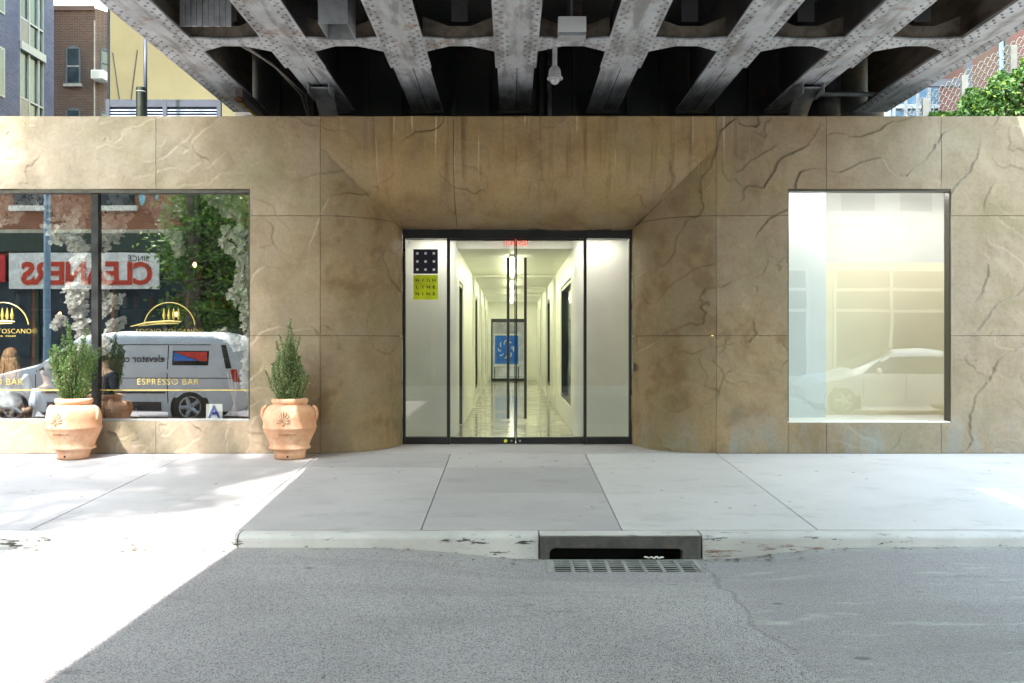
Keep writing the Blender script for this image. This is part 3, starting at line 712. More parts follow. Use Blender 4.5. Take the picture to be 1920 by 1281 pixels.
# cross frames with riveted haunches between the girders
for i in range(7):
    x0, x1 = GC[i] + .24, GC[i+1] - .24; w = x1 - x0; xa, xb = x0 + w * .36, x1 - w * .34
    cf = bpy.data.objects.new('cross_frame', None); COL.objects.link(cf); cf.parent = via
    MB().prism([(x0, -1.66), (xa, -1.6), (xb, -1.6), (x1, -1.66), (x1, -1.16), (xb, -1.37), (xa, -1.37), (x0, -1.16)], BZ - .02, BZ + .004, 'z').build('bottom_flange', M['girder'], cf, bevel=.003)
    MB().prism([(x0, BZ + .005), (x1, BZ + .005), (x1, BZ + .25), (xb, BZ + .14), (xa, BZ + .14), (x0, BZ + .25)], -1.58, -1.56, 'y').build('web', M['dusty'], cf)
    MB().box(xa + .03, xb - .03, -1.555, -1.54, BZ + .2, BZ + .95).build('back_plate', M['girder_dark'], cf)
    rv = MB()
    for s, xe in ((1, x0), (-1, x1)):
        for a in range(4):
            for y in (-1.6, -1.47, -1.33, -1.2):
                xx = xe + s * (.05 + a * .075); 
                f = abs(xx - xe) / (w * .35); yy = y + .03 * (a % 2)
                if f < 1 and -1.66 + .06 * f + .03 < yy < -1.16 - .21 * f - .03: rivet(rv, xx, yy, BZ - .0195, .016)
    r_ = rv.build('rivets', M['rivet'], cf, smooth=True, fix=False); r_['kind'] = 'stuff'
# deck with one narrow gap placed to let a strip of sun through, end girder, fascias
zd = BZ + 1.0
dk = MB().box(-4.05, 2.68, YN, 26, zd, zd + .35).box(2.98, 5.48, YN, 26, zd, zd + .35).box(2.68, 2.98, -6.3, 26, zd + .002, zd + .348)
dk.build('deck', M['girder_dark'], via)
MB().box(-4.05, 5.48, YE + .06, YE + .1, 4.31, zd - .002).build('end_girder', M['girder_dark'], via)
for i in range(7):
    for f in (.3, .68):
        x = GC[i] + f * 1.29; MB().box(x - .035, x + .035, YE - .03, YE + .058, 4.32, zd - .004).build('stiffener', M['girder_dark'], via)
for x0, x1 in ((-4.1, -4.052), (5.482, 5.53)): MB().box(x0, x1, YN, 26, zd - .1, zd + 1.2).build('fascia', M['girder'], via)
# fittings under the viaduct
pn = thing('hanging_sheet_panel', 'streaked ribbed sheet metal panel hung between the two left girders', 'panel')
for k in range(9): MB().box(-3.56 + k * .062, -3.56 + k * .062 + .056, -1.93, -1.9 - (.012 if k % 2 else 0), 4.82, zd - .01).build('sheet_strip', M['galv'], pn)
du = thing('drain_duct', 'square grey sheet metal duct with an open bottom end', 'duct')
for a in ((-2.01, -1.705, -2.245, -2.24, 4.74, zd - .01), (-2.01, -1.705, -1.705, -1.7, 4.74, zd - .01), (-2.01, -2.005, -2.239, -1.706, 4.74, zd - .01), (-1.71, -1.705, -2.239, -1.706, 4.74, zd - .01)):
    MB().box(*a).build('duct_wall', M['galv'], du)
jb = thing('junction_box', 'small white metal box mounted under a cross frame', 'junction box', (.667, -1.8, 4.76))
MB().box(-.153, .153, 0, .12, .04, .21).build('cover', M['white_paint'], jb, bevel=.006); MB().box(-.15, .15, .002, .2, 0, .038).build('base', M['galv'], jb)
MB().box(-.012, .012, .1, .14, .2, 1.02).build('hanger', M['galv'], jb)
sc_ = thing('dome_camera', 'grey dome security camera hanging on a short pole', 'security camera', (.497, -1.36, 4.38))
MB().tube([(0, 0, .15), (0, 0, .41)], .026, 12).build('pole', M['galv'], sc_, smooth=True, edge=40)
MB().lathe([(.0, .17), (.034, .168), (.05, .155), (.064, .13), (.07, .09), (.072, .05), (.09, .04), (.09, .02), (0, .02)], (0, 0, 0), 24).build('housing', M['galv'], sc_, smooth=True, edge=40)
MB().ball((0, 0, .018), .058, 20, 10).build('dome', plain('smoked_dome', (.35, .36, .38), .08, .1, spec=.9), sc_, smooth=True)
cdt = thing('conduit', 'thin dark conduit running up behind the dome camera', 'conduit')
MB().tube([(.56, YE - .05, 4.32), (.55, YE - .05, zd - .02)], .035, 8).build('pipe', M['galv'], cdt, smooth=True)
def chute(x, lab):
    t_ = thing('drip_chute', lab, 'gutter', group='curved metal drip chutes')
    MB().grid(lambda u, v: (x - .13 + .26 * v, .25 + .75 * math.sin(u * 1.45), BZ - .03 - .42 * (1 - math.cos(u * 1.45)) - .02), 12, 2).build('sheet', M['galv'], t_, smooth=True).modifiers.new('thick', 'SOLIDIFY').thickness = .006
    for s in (-1, 1): MB().box(x + s * .135 - .004, x + s * .135 + .004, .2, .6, BZ - .14, BZ - .002).build('strap', M['galv'], t_)
chute(-2.5, 'curved metal drip chute under the second girder from the left'); chute(3.93, 'curved metal drip chute under the second girder from the right')
bt = thing('box_tube', 'dark square tube with a yellow strap under the left fascia girder', 'tube')
MB().box(-3.62, -3.52, .35, YE, BZ - .14, BZ - .04).build('tube', M['castiron'], bt, bevel=.006); MB().box(-3.665, -3.625, .5, YE, BZ - .15, BZ - .13).build('strap', plain('yellow_strap', (.55, .36, .03), .6, .3), bt)
MB().box(-3.66, -3.56, .45, .62, BZ - .165, BZ - .141).build('clamp', plain('rusty_clamp', (.2, .08, .03), .9, .4), bt)
cbm = thing('slack_cables', 'slack grey cables looping between the two left girders', 'cable')
for dx in (0, .06): MB().tube([(-3.15 + dx, -1.3, BZ + .05), (-2.98 + dx, -.3, BZ + .1 - dx), (-2.85 + dx, .8, 4.78), (-2.88, 1.6, 4.5), (-2.9 - dx, 1.7, 4.32)], .012, 6).build('cable', plain('grey_cable', (.22, .2, .17), .7), cbm, smooth=True)
pr = thing('cross_pipe', 'horizontal grey pipe between the two right girders', 'pipe')
MB().tube([(4.1, 1.0, 4.84), (5.2, 1.0, 4.84)], .03, 10).build('pipe', M['galv'], pr, smooth=True)
MB().tube([(4.55, 1.5, 4.3), (4.55, 1.5, zd)], .16, 16).build('column', M['castiron'], pr, smooth=True)

# ================================================================== POTS AND SHRUBS
def terracotta():
    t = NT('terracotta'); O = t.n('ShaderNodeTexCoord').outputs['Object']; n1 = t.noise(O, 3.5, 6, .65)
    col = t.mix(t.rng(n1, .3, .7), (.55, .27, .155), (.68, .40, .27))
    col = t.mix(t.rng(t.noise(t.coord(scale=(1, 1, .6)), 5, 5, .7), .48, .7, 0, .6), col, (.74, .56, .43)); col = t.mix(t.rng(t.noise(O, 40, 3), .6, .8, 0, .3), col, (.3, .13, .07))
    return t.finish(col, .85, t.bump(t.math('ADD', t.noise(O, 30, 4), n1), .2, .006))
M['terra'] = terracotta(); M['terra_ink'] = plain('incised_shadow', (.25, .09, .045), .9); M['soil'] = plain('soil', (.03, .022, .015), .95, .4, 20)
def leaf_mat(name, a, b):
    t = NT(name); g_ = t.n('ShaderNodeNewGeometry'); col = t.mix(g_.outputs['Random Per Island'], a, b)
    m = t.finish(col, .45, spec=.4); t.bsdf.inputs['Subsurface Weight'].default_value = 0
    tl = t.n('ShaderNodeBsdfTranslucent'); t.link(col, tl.inputs[0]); mx = t.n('ShaderNodeMixShader'); mx.inputs[0].default_value = .25
    t.link(t.bsdf.outputs[0], mx.inputs[1]); t.link(tl.outputs[0], mx.inputs[2]); t.link(mx.outputs[0], t.out.inputs[0]); return m
M['box_leaf'] = leaf_mat('boxwood_leaves', (.035, .09, .028), (.18, .30, .08)); M['stem'] = plain('stem_bark', (.10, .07, .04), .9, .3)
M['box_leaf2'] = leaf_mat('pale_boxwood_leaves', (.09, .16, .06), (.33, .43, .19))
def leaf(mb, p, d, size, rnd, w=.45):
    d = d.normalized(); s = d.cross(Vector((rnd.uniform(-1, 1), rnd.uniform(-1, 1), rnd.uniform(-1, 1)))).normalized(); up = d.cross(s) * size * .12
    n = len(mb.v)
    mb.v += [tuple(p), tuple(p + d * size * .5 + s * size * w * .5 + up), tuple(p + d * size), tuple(p + d * size * .5 - s * size * w * .5 + up)]
    mb.f += [(n, n+1, n+2), (n, n+2, n+3)]
PROF = [(.187, 0), (.19, .06), (.205, .105), (.235, .115), (.255, .125), (.257, .14), (.24, .155), (.25, .2), (.29, .29), (.312, .335), (.318, .365), (.328, .375), (.329, .395), (.32, .41), (.322, .5), (.31, .575), (.28, .625), (.235, .652), (.205, .662), (.2, .672), (.212, .678), (.222, .70), (.222, .722), (.212, .738), (.195, .742), (.182, .735), (.18, .66), (0, .655)]
def pot(loc, rz, label, shrub_label, stems, lm):
    t_ = thing('terracotta_jar', label, 'planter', loc, rz)
    MB().lathe([(0, 0)] + PROF, (0, 0, 0), 56).build('body', M['terra'], t_, smooth=True)
    MB().lathe([(0, .672), (.178, .668)], (0, 0, 0), 24).build('soil', M['soil'], t_)
    for s in (-1, 1):
        pts = [(s * (.285 + .045 * math.sin(a)), -.02, .55 + .085 * math.cos(a)) for a in [R(-8 + 196 * k / 10) for k in range(11)]]
        MB().tube(pts, .024, 10).build('handle', M['terra'], t_, smooth=True)
    MB().lathe([(0, 0), (.012, 0), (.012, .01)], (.0, -.2, .035), 10, 'y').build('drain_hole', M['dark'], t_)
    em = MB(); r2 = random.Random(5)
    def onpot(ang, z, off=.004):
        for (ra, za), (rb, zb2) in zip(PROF, PROF[1:]):
            if za <= z <= zb2: r = ra + (rb - ra) * (z - za) / max(1e-6, zb2 - za); break
        else: r = .32
        return Vector(((r + off) * math.sin(ang), -(r + off) * math.cos(ang), z))
    for k in range(9):                                    # pressed palmette crest
        a = R(-84 + 21 * k); Lb = .085 + .03 * math.cos(a) ; c0 = (-.12, .455)
        at_ = lambda f, off: onpot(c0[0] + math.sin(a) * Lb * f / .32, c0[1] + math.cos(a) * Lb * f * 1.25, off)
        em.tube([at_(.12, .001), at_(.45, .006), at_(.8, .007), at_(1.0, .001)], [.004, .009, .0105, .003], 6)
    em.tube([onpot(-.12, .415, .001), onpot(-.12, .44, .007), onpot(-.12, .46, .003)], [.005, .016, .008], 6)
    em.build('crest', M['terra'], t_, smooth=True)
    sc = MB()
    for k in range(9):                                    # incised script line under the belly ring
        a0 = -.28 + k * .075
        sc.tube([onpot(a0 + .03 * u + .012 * math.sin(u * 5 + k), .30 + .022 * (math.sin(u * 6 + k * 1.3) + 1) * .6, .0015) for u in [q / 6 for q in range(7)]], .0022, 5)
    sc.build('inscription', M['terra_ink'], t_)
    # shrub
    b = thing('potted_shrub', shrub_label, 'shrub', (loc[0], loc[1], loc[2] + .67), 0)
    r3 = random.Random(int(abs(loc[0]) * 100)); st, fo = MB(), MB()
    for (dx, dy, h, spread) in stems:
        base = Vector((dx * .3, dy * .3, 0)); tip = Vector((dx, dy, h)); bend = Vector((r3.uniform(-.06, .06), r3.uniform(-.05, .05), 0))
        P = [base.lerp(tip, u) + bend * math.sin(u * 3.14) * 1.2 for u in [q / 7 for q in range(8)]]
        st.tube(P, [.007 * (1 - .8 * q / 7) + .001 for q in range(8)], 5)
        n = int(h * 300)
        for k in range(n):
            u = k / n; u = .03 + .97 * u; i = min(6, int(u * 7)); q = P[i].lerp(P[i+1], u * 7 - i)
            tw = r3.uniform(0, 6.28); out = Vector((math.cos(tw), math.sin(tw), r3.uniform(.1, .9)))
            rad = spread * (1 - u) ** .6 * r3.random() ** .6
            leaf(fo, q + Vector((out.x, out.y, out.z * .4)) * rad, out + Vector((r3.uniform(-.6, .6), r3.uniform(-.6, .6), r3.uniform(0, .8))), r3.uniform(.018, .032), r3, .62)
    st.build('stems', M['stem'], b, fix=False)['kind'] = 'stuff'; fo.build('foliage', lm, b, fix=False)['kind'] = 'stuff'
rp = random.Random(11)
stA = [(rp.uniform(-.26, .26), rp.uniform(-.16, .14), 0, .06) for k in range(34)]
stA = [(x, y, (.62 + .3 * (1 - abs(x) / .26) * rp.random() + rp.uniform(-.12, .1)), .065) for x, y, _, _ in stA] + [(-.1, 0, 1.02, .06), (-.06, .02, .98, .06), (.17, 0, .93, .05), (-.28, -.05, .68, .05), (.22, -.04, .72, .05)]
pot((-5.415, -.35, SL * -.35 + .002), R(-8), 'terracotta jar with crest standing below the cafe window lettering', 'dense dark green boxwood shrub in the jar before the cafe window', stA, M['box_leaf'])
stB = [(rp.uniform(-.2, .22), rp.uniform(-.14, .12), 0, 0) for k in range(44)]
stB = [(x, y, .32 + .46 * max(0, 1 - abs(x + .02) / .24) + rp.uniform(-.08, .06), .09) for x, y, _, _ in stB] + [(.01, 0, 1.05, .05), (.0, .02, .96, .06), (.13, 0, .82, .035), (-.13, 0, .86, .03), (-.17, 0, .78, .03), (-.3, 0, .42, .03), (-.22, .0, .5, .03)]
pot((-2.74, -.35, SL * -.35 + .002), R(5), 'terracotta jar with crest standing against the stone pier beside the entrance', 'pale green conical boxwood shrub in the jar beside the entrance', stB, M['box_leaf2'])

# ================================================================== CAFE WINDOW
GD = D + .1
gold = plain('gold_leaf_lettering', (.46, .35, .08), .4, .15)
def gx(px): return WX(px, GD)
def gz_(py): return WZ(py, GD)
def logo(cx, nm, lab):
    t_ = thing(nm, lab, 'lettering', (gx(cx), .096, 0))
    ring = [(.33 * math.cos(a), -.002, gz_(568) - .33 + .33 * math.sin(a)) for a in [R(8 + 164 * k / 24) for k in range(25)]]
    MB().tube(ring, .007, 6).build('arch', gold, t_)
    for k in range(4):
        x = -.07 + k * .062; z = gz_(601)
        MB().tube([(x, -.002, z), (x, -.002, z + .02), (x, -.002, z + .06), (x, -.002, z + .16)], [.004, .014, .02, .002], 8).build('cypress', gold, t_)
    MB().tube([(-.5, -.002, gz_(613)), (-.3, -.002, gz_(606)), (0, -.002, gz_(603)), (.15, -.002, gz_(604))], [.004, .014, .018, .008], 6).build('hill_line', gold, t_)
    MB().tube([(-.4, -.002, gz_(612)), (-.15, -.002, gz_(608)), (.12, -.002, gz_(607))], [.003, .009, .005], 6).build('hill_line', gold, t_)
    text('name_lettering', 'SOGNO TOSCANO\u00ae', .088, (0, -.001, gz_(622)), gold, t_, ext=.001, space=1.06, bold=-.0018)
    return t_
lg = logo(318, 'window_logo', 'gold arched cypress logo with cafe name on the right glass pane')
l2 = logo(6, 'window_logo', 'gold arched cypress logo cut off at the left edge of the photo')
text('tag_lettering', 'TUSCAN  DREAM', .03, (.0, -.001, gz_(631)), gold, l2, ext=.001, space=1.5)
for px, lab in ((315, 'gold ESPRESSO BAR lettering on the right glass pane'), (-15, 'gold ESPRESSO BAR lettering cut off at the left edge')):
    o = text('bar_lettering', 'ESPRESSO BAR', .115, (gx(px), .095, gz_(717)), gold, None, ext=.001, space=1.1, bold=-.0018); tag(o, lab, 'lettering')
tag(MB().box(-9.5, -5.38, .094, .098, gz_(733), gz_(731.2)).build('gold_line', gold), 'thin gold line across the left cafe window pane', 'lettering')
tag(MB().box(-5.285, WL - .03, .094, .098, gz_(733), gz_(731.2)).build('gold_line', gold), 'thin gold line across the right cafe window pane', 'lettering')
gc_ = thing('grade_card', 'white card with blue letter A standing in the cafe window corner', 'sign', (gx(401), .115, gz_(790) + .003))
MB().box(-.105, .105, 0, .004, 0, .215).build('card', M['white_paint'], gc_); text('letter', 'A', .22, (0, -.003, .105), plain('blue_ink', (.04, .06, .32), .5), gc_, ext=.001, bold=.006)
# interior shell
ci = thing('cafe_interior', 'dim cafe room behind the large left window', 'room')
dk_wood = plain('dark_wood', (.05, .032, .022), .5, .3, 3); M['dkgreen'] = plain('dark_green_paint', (.03, .05, .042), .5, .2)
def ib(n, x0, x1, y0, y1, z0, z1, m): return MB().box(x0, x1, y0, y1, z0, z1).build(n, m, ci)
ib('floor', -9.7, -2.6, .21, 4.6, .0, .1, dk_wood); ib('back_wall', -9.7, -2.6, 4.6, 4.7, .1, 3.6, M['dkgreen']); ib('ceiling', -9.7, -2.6, .21, 4.6, 3.55, 3.65, M['dkgreen'])
ib('side_wall', -2.7, -2.6, .21, 4.6, .1, 3.55, plain('dim_green_wall', (.05, .08, .05), .6, .3)); ib('side_wall', -9.7, -9.6, .21, 4.6, .1, 3.55, M['dkgreen'])
ib('window_ledge', -9.6, -2.8, .21, .45, .1, WLb + .016, dk_wood)
ib('counter', -8.6, -3.6, 3.2, 3.8, .1, 1.15, dk_wood)
sh = thing('bottle_shelf', 'dark wall shelf holding rows of bottles inside the cafe', 'shelf')
for z in (1.5, 2.0, 2.5): MB().box(-8.8, -3.4, 4.35, 4.6, z - .02, z).build('board', dk_wood, sh)
bmats = [plain('amber_glass', (.35, .12, .02), .1), plain('green_glass', (.04, .12, .04), .1), plain('clear_bottle', (.4, .42, .4), .1)]
rb = random.Random(2); bme = [MB().lathe([(0, 0), (.038, 0), (.04, .02), (.04, .17), (.015, .22), (.014, .29), (0, .29)], (0, 0, 0), 10).mesh('bottle', m, True) for m in bmats]
for z in (1.5, 2.0, 2.5):
    x = -8.6; k = 0
    while x < -3.6:
        if rb.random() < .75:
            kb = rb.randrange(3); o = bpy.data.objects.new('bottle', bme[kb]); COL.objects.link(o); o.location = (x, 4.47, z + .001); cn = ('amber', 'green', 'clear')[kb]
            sn = {1.5: 'lowest', 2.0: 'middle', 2.5: 'top'}[z]; tag(o, 'small %s glass bottle on the %s wall shelf inside the cafe' % (cn, sn), 'bottle', '%s bottles on the %s cafe shelf' % (cn, sn))
        x += rb.uniform(.14, .3)
for px, py, y, lab in ((365, 497, 1.6, 'warm glowing bulb hanging by the right end of the cafe'), (112, 590, 2.6, 'warm glowing bulb hanging deep in the left of the cafe'), (330, 590, 3.0, 'warm glowing bulb hanging over the cafe counter')):
    d = D + y; b = thing('pendant_bulb', lab, 'lamp', (WX(px, d), y, WZ(py, d)))
    MB().ball((0, 0, 0), .026, 12, 8, (1, 1, 1.4)).build('bulb', plain('lit_bulb', (.9, .6, .3), .4, emit=((1, .5, .15), 3)), b, smooth=True)
    MB().tube([(0, 0, .05), (0, 0, 3.55 - WZ(py, d))], .006, 6).build('cord', M['black_metal'], b)
# blossom branches
def petal_mat():
    t = NT('white_silk_petals'); g_ = t.n('ShaderNodeNewGeometry'); col = t.mix(g_.outputs['Random Per Island'], (.78, .76, .70), (.86, .80, .76))
    t.finish(col, .7); tl = t.n('ShaderNodeBsdfTranslucent'); t.link(col, tl.inputs[0]); mx = t.n('ShaderNodeMixShader'); mx.inputs[0].default_value = .35
    t.link(t.bsdf.outputs[0], mx.inputs[1]); t.link(tl.outputs[0], mx.inputs[2]); t.link(mx.outputs[0], t.out.inputs[0]); return t.m
M['petal'] = petal_mat(); M['bark'] = plain('blossom_bark', (.22, .13, .07), .9, .3)
def blossoms(lab, trunk, branches, n_per=46, seed=1):
    t_ = thing('blossom_branch', lab, 'blossom tree'); r4 = random.Random(seed); tk, fl = MB(), MB()
    def P3(px, py, y): return Vector((WX(px, D + y), y, WZ(py, D + y)))
    if trunk: tk.tube([P3(*p) for p in trunk], [.03 - .002 * i for i in range(len(trunk))], 8)
    for br in branches:
        Q = [P3(*p[:3]) for p in br]; tk.tube(Q, .008, 5)
        L = sum((Q[i+1] - Q[i]).length for i in range(len(Q) - 1)); n = int(L / .1 * n_per / 2.6) + 1
        for k in range(n):
            u = (k + r4.random()) / n * (len(Q) - 1); i = min(int(u), len(Q) - 2); c = Q[i].lerp(Q[i+1], u - i); wd = br[i][3] if len(br[i]) > 3 else .09
            o_ = Vector((r4.gauss(0, 1), r4.gauss(0, .8), r4.gauss(0, 1))); c = c + o_.normalized() * wd * r4.random() ** .5
            if c.y < .22: c.y = .22 + r4.random() * .05
            for _ in range(3):
                cc = c + Vector((r4.uniform(-.035, .035), r4.uniform(-.02, .03), r4.uniform(-.035, .035)))
                ax = Vector((r4.uniform(-1, 1), r4.uniform(-1.4, .2), r4.uniform(-.6, 1))).normalized(); a1 = ax.orthogonal().normalized(); a2 = ax.cross(a1)
                rr = r4.uniform(.026, .042)
                for q in range(5):
                    an = q * 1.2566; d = a1 * math.cos(an) + a2 * math.sin(an); s = ax.cross(d)
                    nn = len(fl.v); fl.v += [tuple(cc), tuple(cc + d * rr * .7 + s * rr * .5 + ax * rr * .25), tuple(cc + d * rr * 1.05 + ax * rr * .5), tuple(cc + d * rr * .7 - s * rr * .5 + ax * rr * .25)]
                    fl.f += [(nn, nn+1, nn+2), (nn, nn+2, nn+3)]
    tk.build('branch', M['bark'], t_, smooth=True, fix=False); fl.build('blossoms', M['petal'], t_, fix=False)['kind'] = 'stuff'
blossoms('white blossom spray left of the dark window mullion', [(160, 790, .5), (150, 650, .5), (140, 480, .5), (130, 370, .5)],
    [[(160, 640, .4, .1), (145, 580, .4, .12), (135, 540, .4, .1)], [(150, 560, .4, .09), (150, 490, .4, .1), (158, 470, .4, .06)], [(150, 470, .4, .1), (115, 440, .4, .14), (98, 432, .4, .06)], [(125, 400, .5, .16), (110, 375, .5, .2), (70, 365, .5, .15)], [(150, 470, .4, .09), (140, 420, .45, .12), (150, 380, .45, .1)], [(120, 600, .45, .06), (100, 610, .45, .05)], [(140, 690, .45, .06), (160, 640, .45, .08)]], seed=4)
blossoms('white blossom spray right of the dark window mullion', [(186, 790, .55), (186, 640, .55), (190, 520, .55), (205, 370, .55)],
    [[(192, 660, .45, .05), (205, 620, .45, .07), (225, 605, .45, .05)], [(192, 590, .45, .05), (205, 570, .45, .07), (222, 562, .45, .05)], [(190, 560, .5, .05), (200, 520, .5, .07)], [(190, 460, .45, .12), (210, 440, .45, .14), (200, 400, .45, .1)], [(215, 430, .5, .1), (235, 400, .5, .13), (225, 375, .5, .1)]], seed=5)
blossoms('pinkish white blossom spray high in the middle of the cafe window', None,
    [[(270, 375, .8, .1), (300, 400, .8, .12), (330, 390, .8, .1)], [(300, 410, .8, .09), (320, 440, .8, .09)], [(330, 440, .7, .06), (335, 480, .7, .07)], [(340, 380, .8, .07), (300, 370, .8, .09)]], 34, seed=6)
blossoms('white blossom garland trailing down the right edge of the cafe window', [(468, 790, .4), (462, 640, .4), (460, 480, .4), (455, 350, .4)],
    [[(395, 370, .5, .07), (430, 400, .5, .1), (455, 390, .5, .07)], [(420, 430, .4, .05), (445, 445, .4, .07), (460, 455, .4, .05)], [(415, 455, .4, .05), (440, 475, .4, .07), (458, 490, .4, .05)], [(460, 500, .4, .06), (450, 540, .4, .07), (438, 560, .4, .05)], [(445, 380, .5, .1), (462, 420, .5, .07)], [(380, 362, .5, .09), (430, 372, .5, .1), (465, 366, .5, .08)], [(452, 430, .4, .08), (462, 520, .4, .07), (463, 600, .4, .06)], [(462, 590, .4, .05), (466, 640, .4, .05), (462, 700, .4, .05)], [(408, 622, .35, .05), (435, 640, .35, .06), (450, 650, .35, .05)], [(460, 690, .35, .04), (462, 730, .35, .05)]], seed=7)
blossoms('blossom spray at the left edge of the photo in the cafe window', None, [[(-30, 380, .6, .14), (10, 385, .6, .16), (40, 375, .6, .1)], [(0, 410, .6, .12), (25, 400, .6, .1)]], 34, seed=8)
# reed diffusers on the ledge
for px, lab in ((190, 'reed diffuser bottle with sticks behind the shrub'), (440, 'reed diffuser bottle with sticks beside the grade card')):
    y = .3; d = D + y; t_ = thing('reed_diffuser', lab, 'diffuser', (WX(px, d), y, WLb + .018)); r5 = random.Random(px)
    MB().lathe([(0, 0), (.05, 0), (.052, .1), (.03, .14), (.022, .15), (.022, .2), (0, .2)], (0, 0, 0), 16).build('bottle', plain('diffuser_glass', (.16, .08, .04), .15), t_, smooth=True)
    for k in range(7): MB().tube([(0, 0, .12), (r5.uniform(-.11, .09), r5.uniform(-.04, .04), .62 + r5.uniform(-.05, .03))], .004, 5).build('reed', plain('reed', (.42, .27, .17), .8), t_)
# ================================================================== PEOPLE INSIDE THE CAFE
skin = plain('skin', (.52, .33, .24), .6, .08, 8)
def person(label, loc, rz, shirt, hair_c, long_hair, lean=0.0, scale=1.0):
    t_ = thing('person', label, 'person', loc, rz); t_.scale = (scale,) * 3
    V = [(0, 0, .47), (0, 0, .62), (0, lean * .3, .80), (0, lean * .6, .95), (0, lean * .75, 1.02), (0, lean * .8 - .01, 1.10),          # pelvis .. head base
         (0, lean * .85 - .03, 1.20), (0, lean * .85 - .02, 1.27),
         (-.17, lean * .6, .93), (-.21, lean * .5 - .03, .70), (-.12, lean * .5 - .26, .66), (-.07, lean * .5 - .34, .68),
         (.17, lean * .6, .93), (.21, lean * .5 - .03, .70), (.12, lean * .5 - .26, .66), (.07, lean * .5 - .34, .68),
         (-.1, -.05, .46), (-.11, -.45, .46), (-.11, -.42, .06), (-.11, -.52, .03), (.1, -.05, .46), (.11, -.45, .46), (.11, -.42, .06), (.11, -.52, .03)]
    E = [(0,1),(1,2),(2,3),(3,4),(4,5),(5,6),(6,7),(3,8),(8,9),(9,10),(10,11),(3,12),(12,13),(13,14),(14,15),(0,16),(16,17),(17,18),(18,19),(0,20),(20,21),(21,22),(22,23)]
    RD = [.15,.135,.15,.12,.052,.06,.092,.07,.06,.045,.034,.03,.06,.045,.034,.03,.09,.06,.045,.035,.09,.06,.045,.035]
    me = bpy.data.meshes.new('body'); me.from_pydata(V, E, []); me.materials.append(skin)
    o = bpy.data.objects.new('body', me); COL.objects.link(o); o.parent = t_
    sk = o.modifiers.new('skin', 'SKIN'); sk.use_smooth_shade = True
    for i, r in enumerate(RD): me.skin_vertices[0].data[i].radius = (r, r * (.78 if i in (0,1,2,3) else 1)); 
    me.skin_vertices[0].data[0].use_root = True
    o.modifiers.new('sub', 'SUBSURF').levels = 2; o.modifiers['sub'].render_levels = 2
    # shirt: a shell over torso and arms
    idx = [0,1,2,3,8,9,12,13]; mp_ = {k: n for n, k in enumerate(idx)}
    m2 = bpy.data.meshes.new('shirt'); m2.from_pydata([V[k] for k in idx], [(mp_[a], mp_[b]) for a, b in E if a in mp_ and b in mp_], []); m2.materials.append(shirt)
    s = bpy.data.objects.new('shirt', m2); COL.objects.link(s); s.parent = t_; k2 = s.modifiers.new('skin', 'SKIN'); k2.use_smooth_shade = True
    for n, k in enumerate(idx): m2.skin_vertices[0].data[n].radius = (RD[k] + .022, RD[k] * (.78 if k < 4 else 1) + .022)
    m2.skin_vertices[0].data[0].use_root = True; s.modifiers.new('sub', 'SUBSURF').levels = 2; s.modifiers['sub'].render_levels = 2
    hy = lean * .85
    h = MB().ball((0, hy + .01, 1.235), .108, 16, 10, (.95, 1.02, 1.08))
    hb = h.build('hair', plain('hair', hair_c, .5, .35, 25), t_, smooth=True)
    if long_hair:
        q = MB(); r6 = random.Random(9)
        for k in range(70):
            a = R(r6.uniform(10, 170)); x, y = .1 * math.cos(a), .09 * math.sin(a)
            q.tube([(x * .9, hy + y, 1.27), (x * 1.15, hy + y * 1.25, 1.15), (x * 1.4 + r6.uniform(-.02, .02), hy + y * 1.3 + .03, .98), (x * 1.3 + r6.uniform(-.03, .03), hy + y * 1.2 + .08, .82 + r6.uniform(-.04, .04))], [.012, .014, .012, .003], 4)
        q.build('long_hair', plain('long_hair', hair_c, .5, .4, 25), t_, smooth=True, fix=False)
    fc = MB().ball((0, hy - .125, 1.19), .018, 8, 5, (.8, 1.1, 1.5)); fc.build('nose', skin, t_, smooth=True)
    for s_ in (-1, 1):
        MB().ball((s_ * .035, hy - .105, 1.215), .012, 8, 5).build('eye', M['dark'], t_, smooth=True); MB().ball((s_ * .1, hy - .01, 1.2), .026, 8, 5, (.4, .8, 1.2)).build('ear', skin, t_, smooth=True)
    MB().ball((0, hy - .112, 1.15), .02, 8, 4, (1.2, .4, .35)).build('mouth', plain('lips', (.4, .16, .13), .5), t_, smooth=True)
white_shirt = plain('white_cotton', (.74, .75, .78), .8, .05); blue_shirt = plain('pale_blue_cotton', (.52, .57, .7), .8, .08); navy = plain('navy_cotton', (.02, .025, .07), .8, .2)
def stool(x, y, lab):
    t_ = thing('stool', lab, 'stool', (x, y, .1)); MB().lathe([(0, .34), (.17, .34), (.18, .355), (.17, .37), (0, .37)], (0,0,0), 20).build('seat', dk_wood, t_, smooth=True)
    for k in range(4): a = R(45 + 90 * k); MB().tube([(.12 * math.cos(a), .12 * math.sin(a), .34), (.17 * math.cos(a), .17 * math.sin(a), 0)], .014, 6).build('leg', M['black_metal'], t_)
person('woman with long blonde hair and white top seated inside the cafe', (WX(20, D + 1.0), 1.0, .0), R(195), white_shirt, (.42, .22, .09), True)
stool(WX(20, D + 1.0), 1.05, 'wooden stool under the woman with long blonde hair')
person('short haired person in a pale blue shirt seated inside the cafe', (WX(80, D + .85), .85, -.16), R(250), blue_shirt, (.06, .045, .035), False, .12, .98)
stool(WX(80, D + .85) , .9, 'wooden stool under the person in pale blue')
person('person in a dark navy shirt seated behind the mullion in the cafe', (WX(196, D + 1.5), 1.5, .02), R(150), navy, (.03, .02, .015), False, 0, 1.0)
stool(WX(196, D + 1.5), 1.55, 'wooden stool under the person in navy')

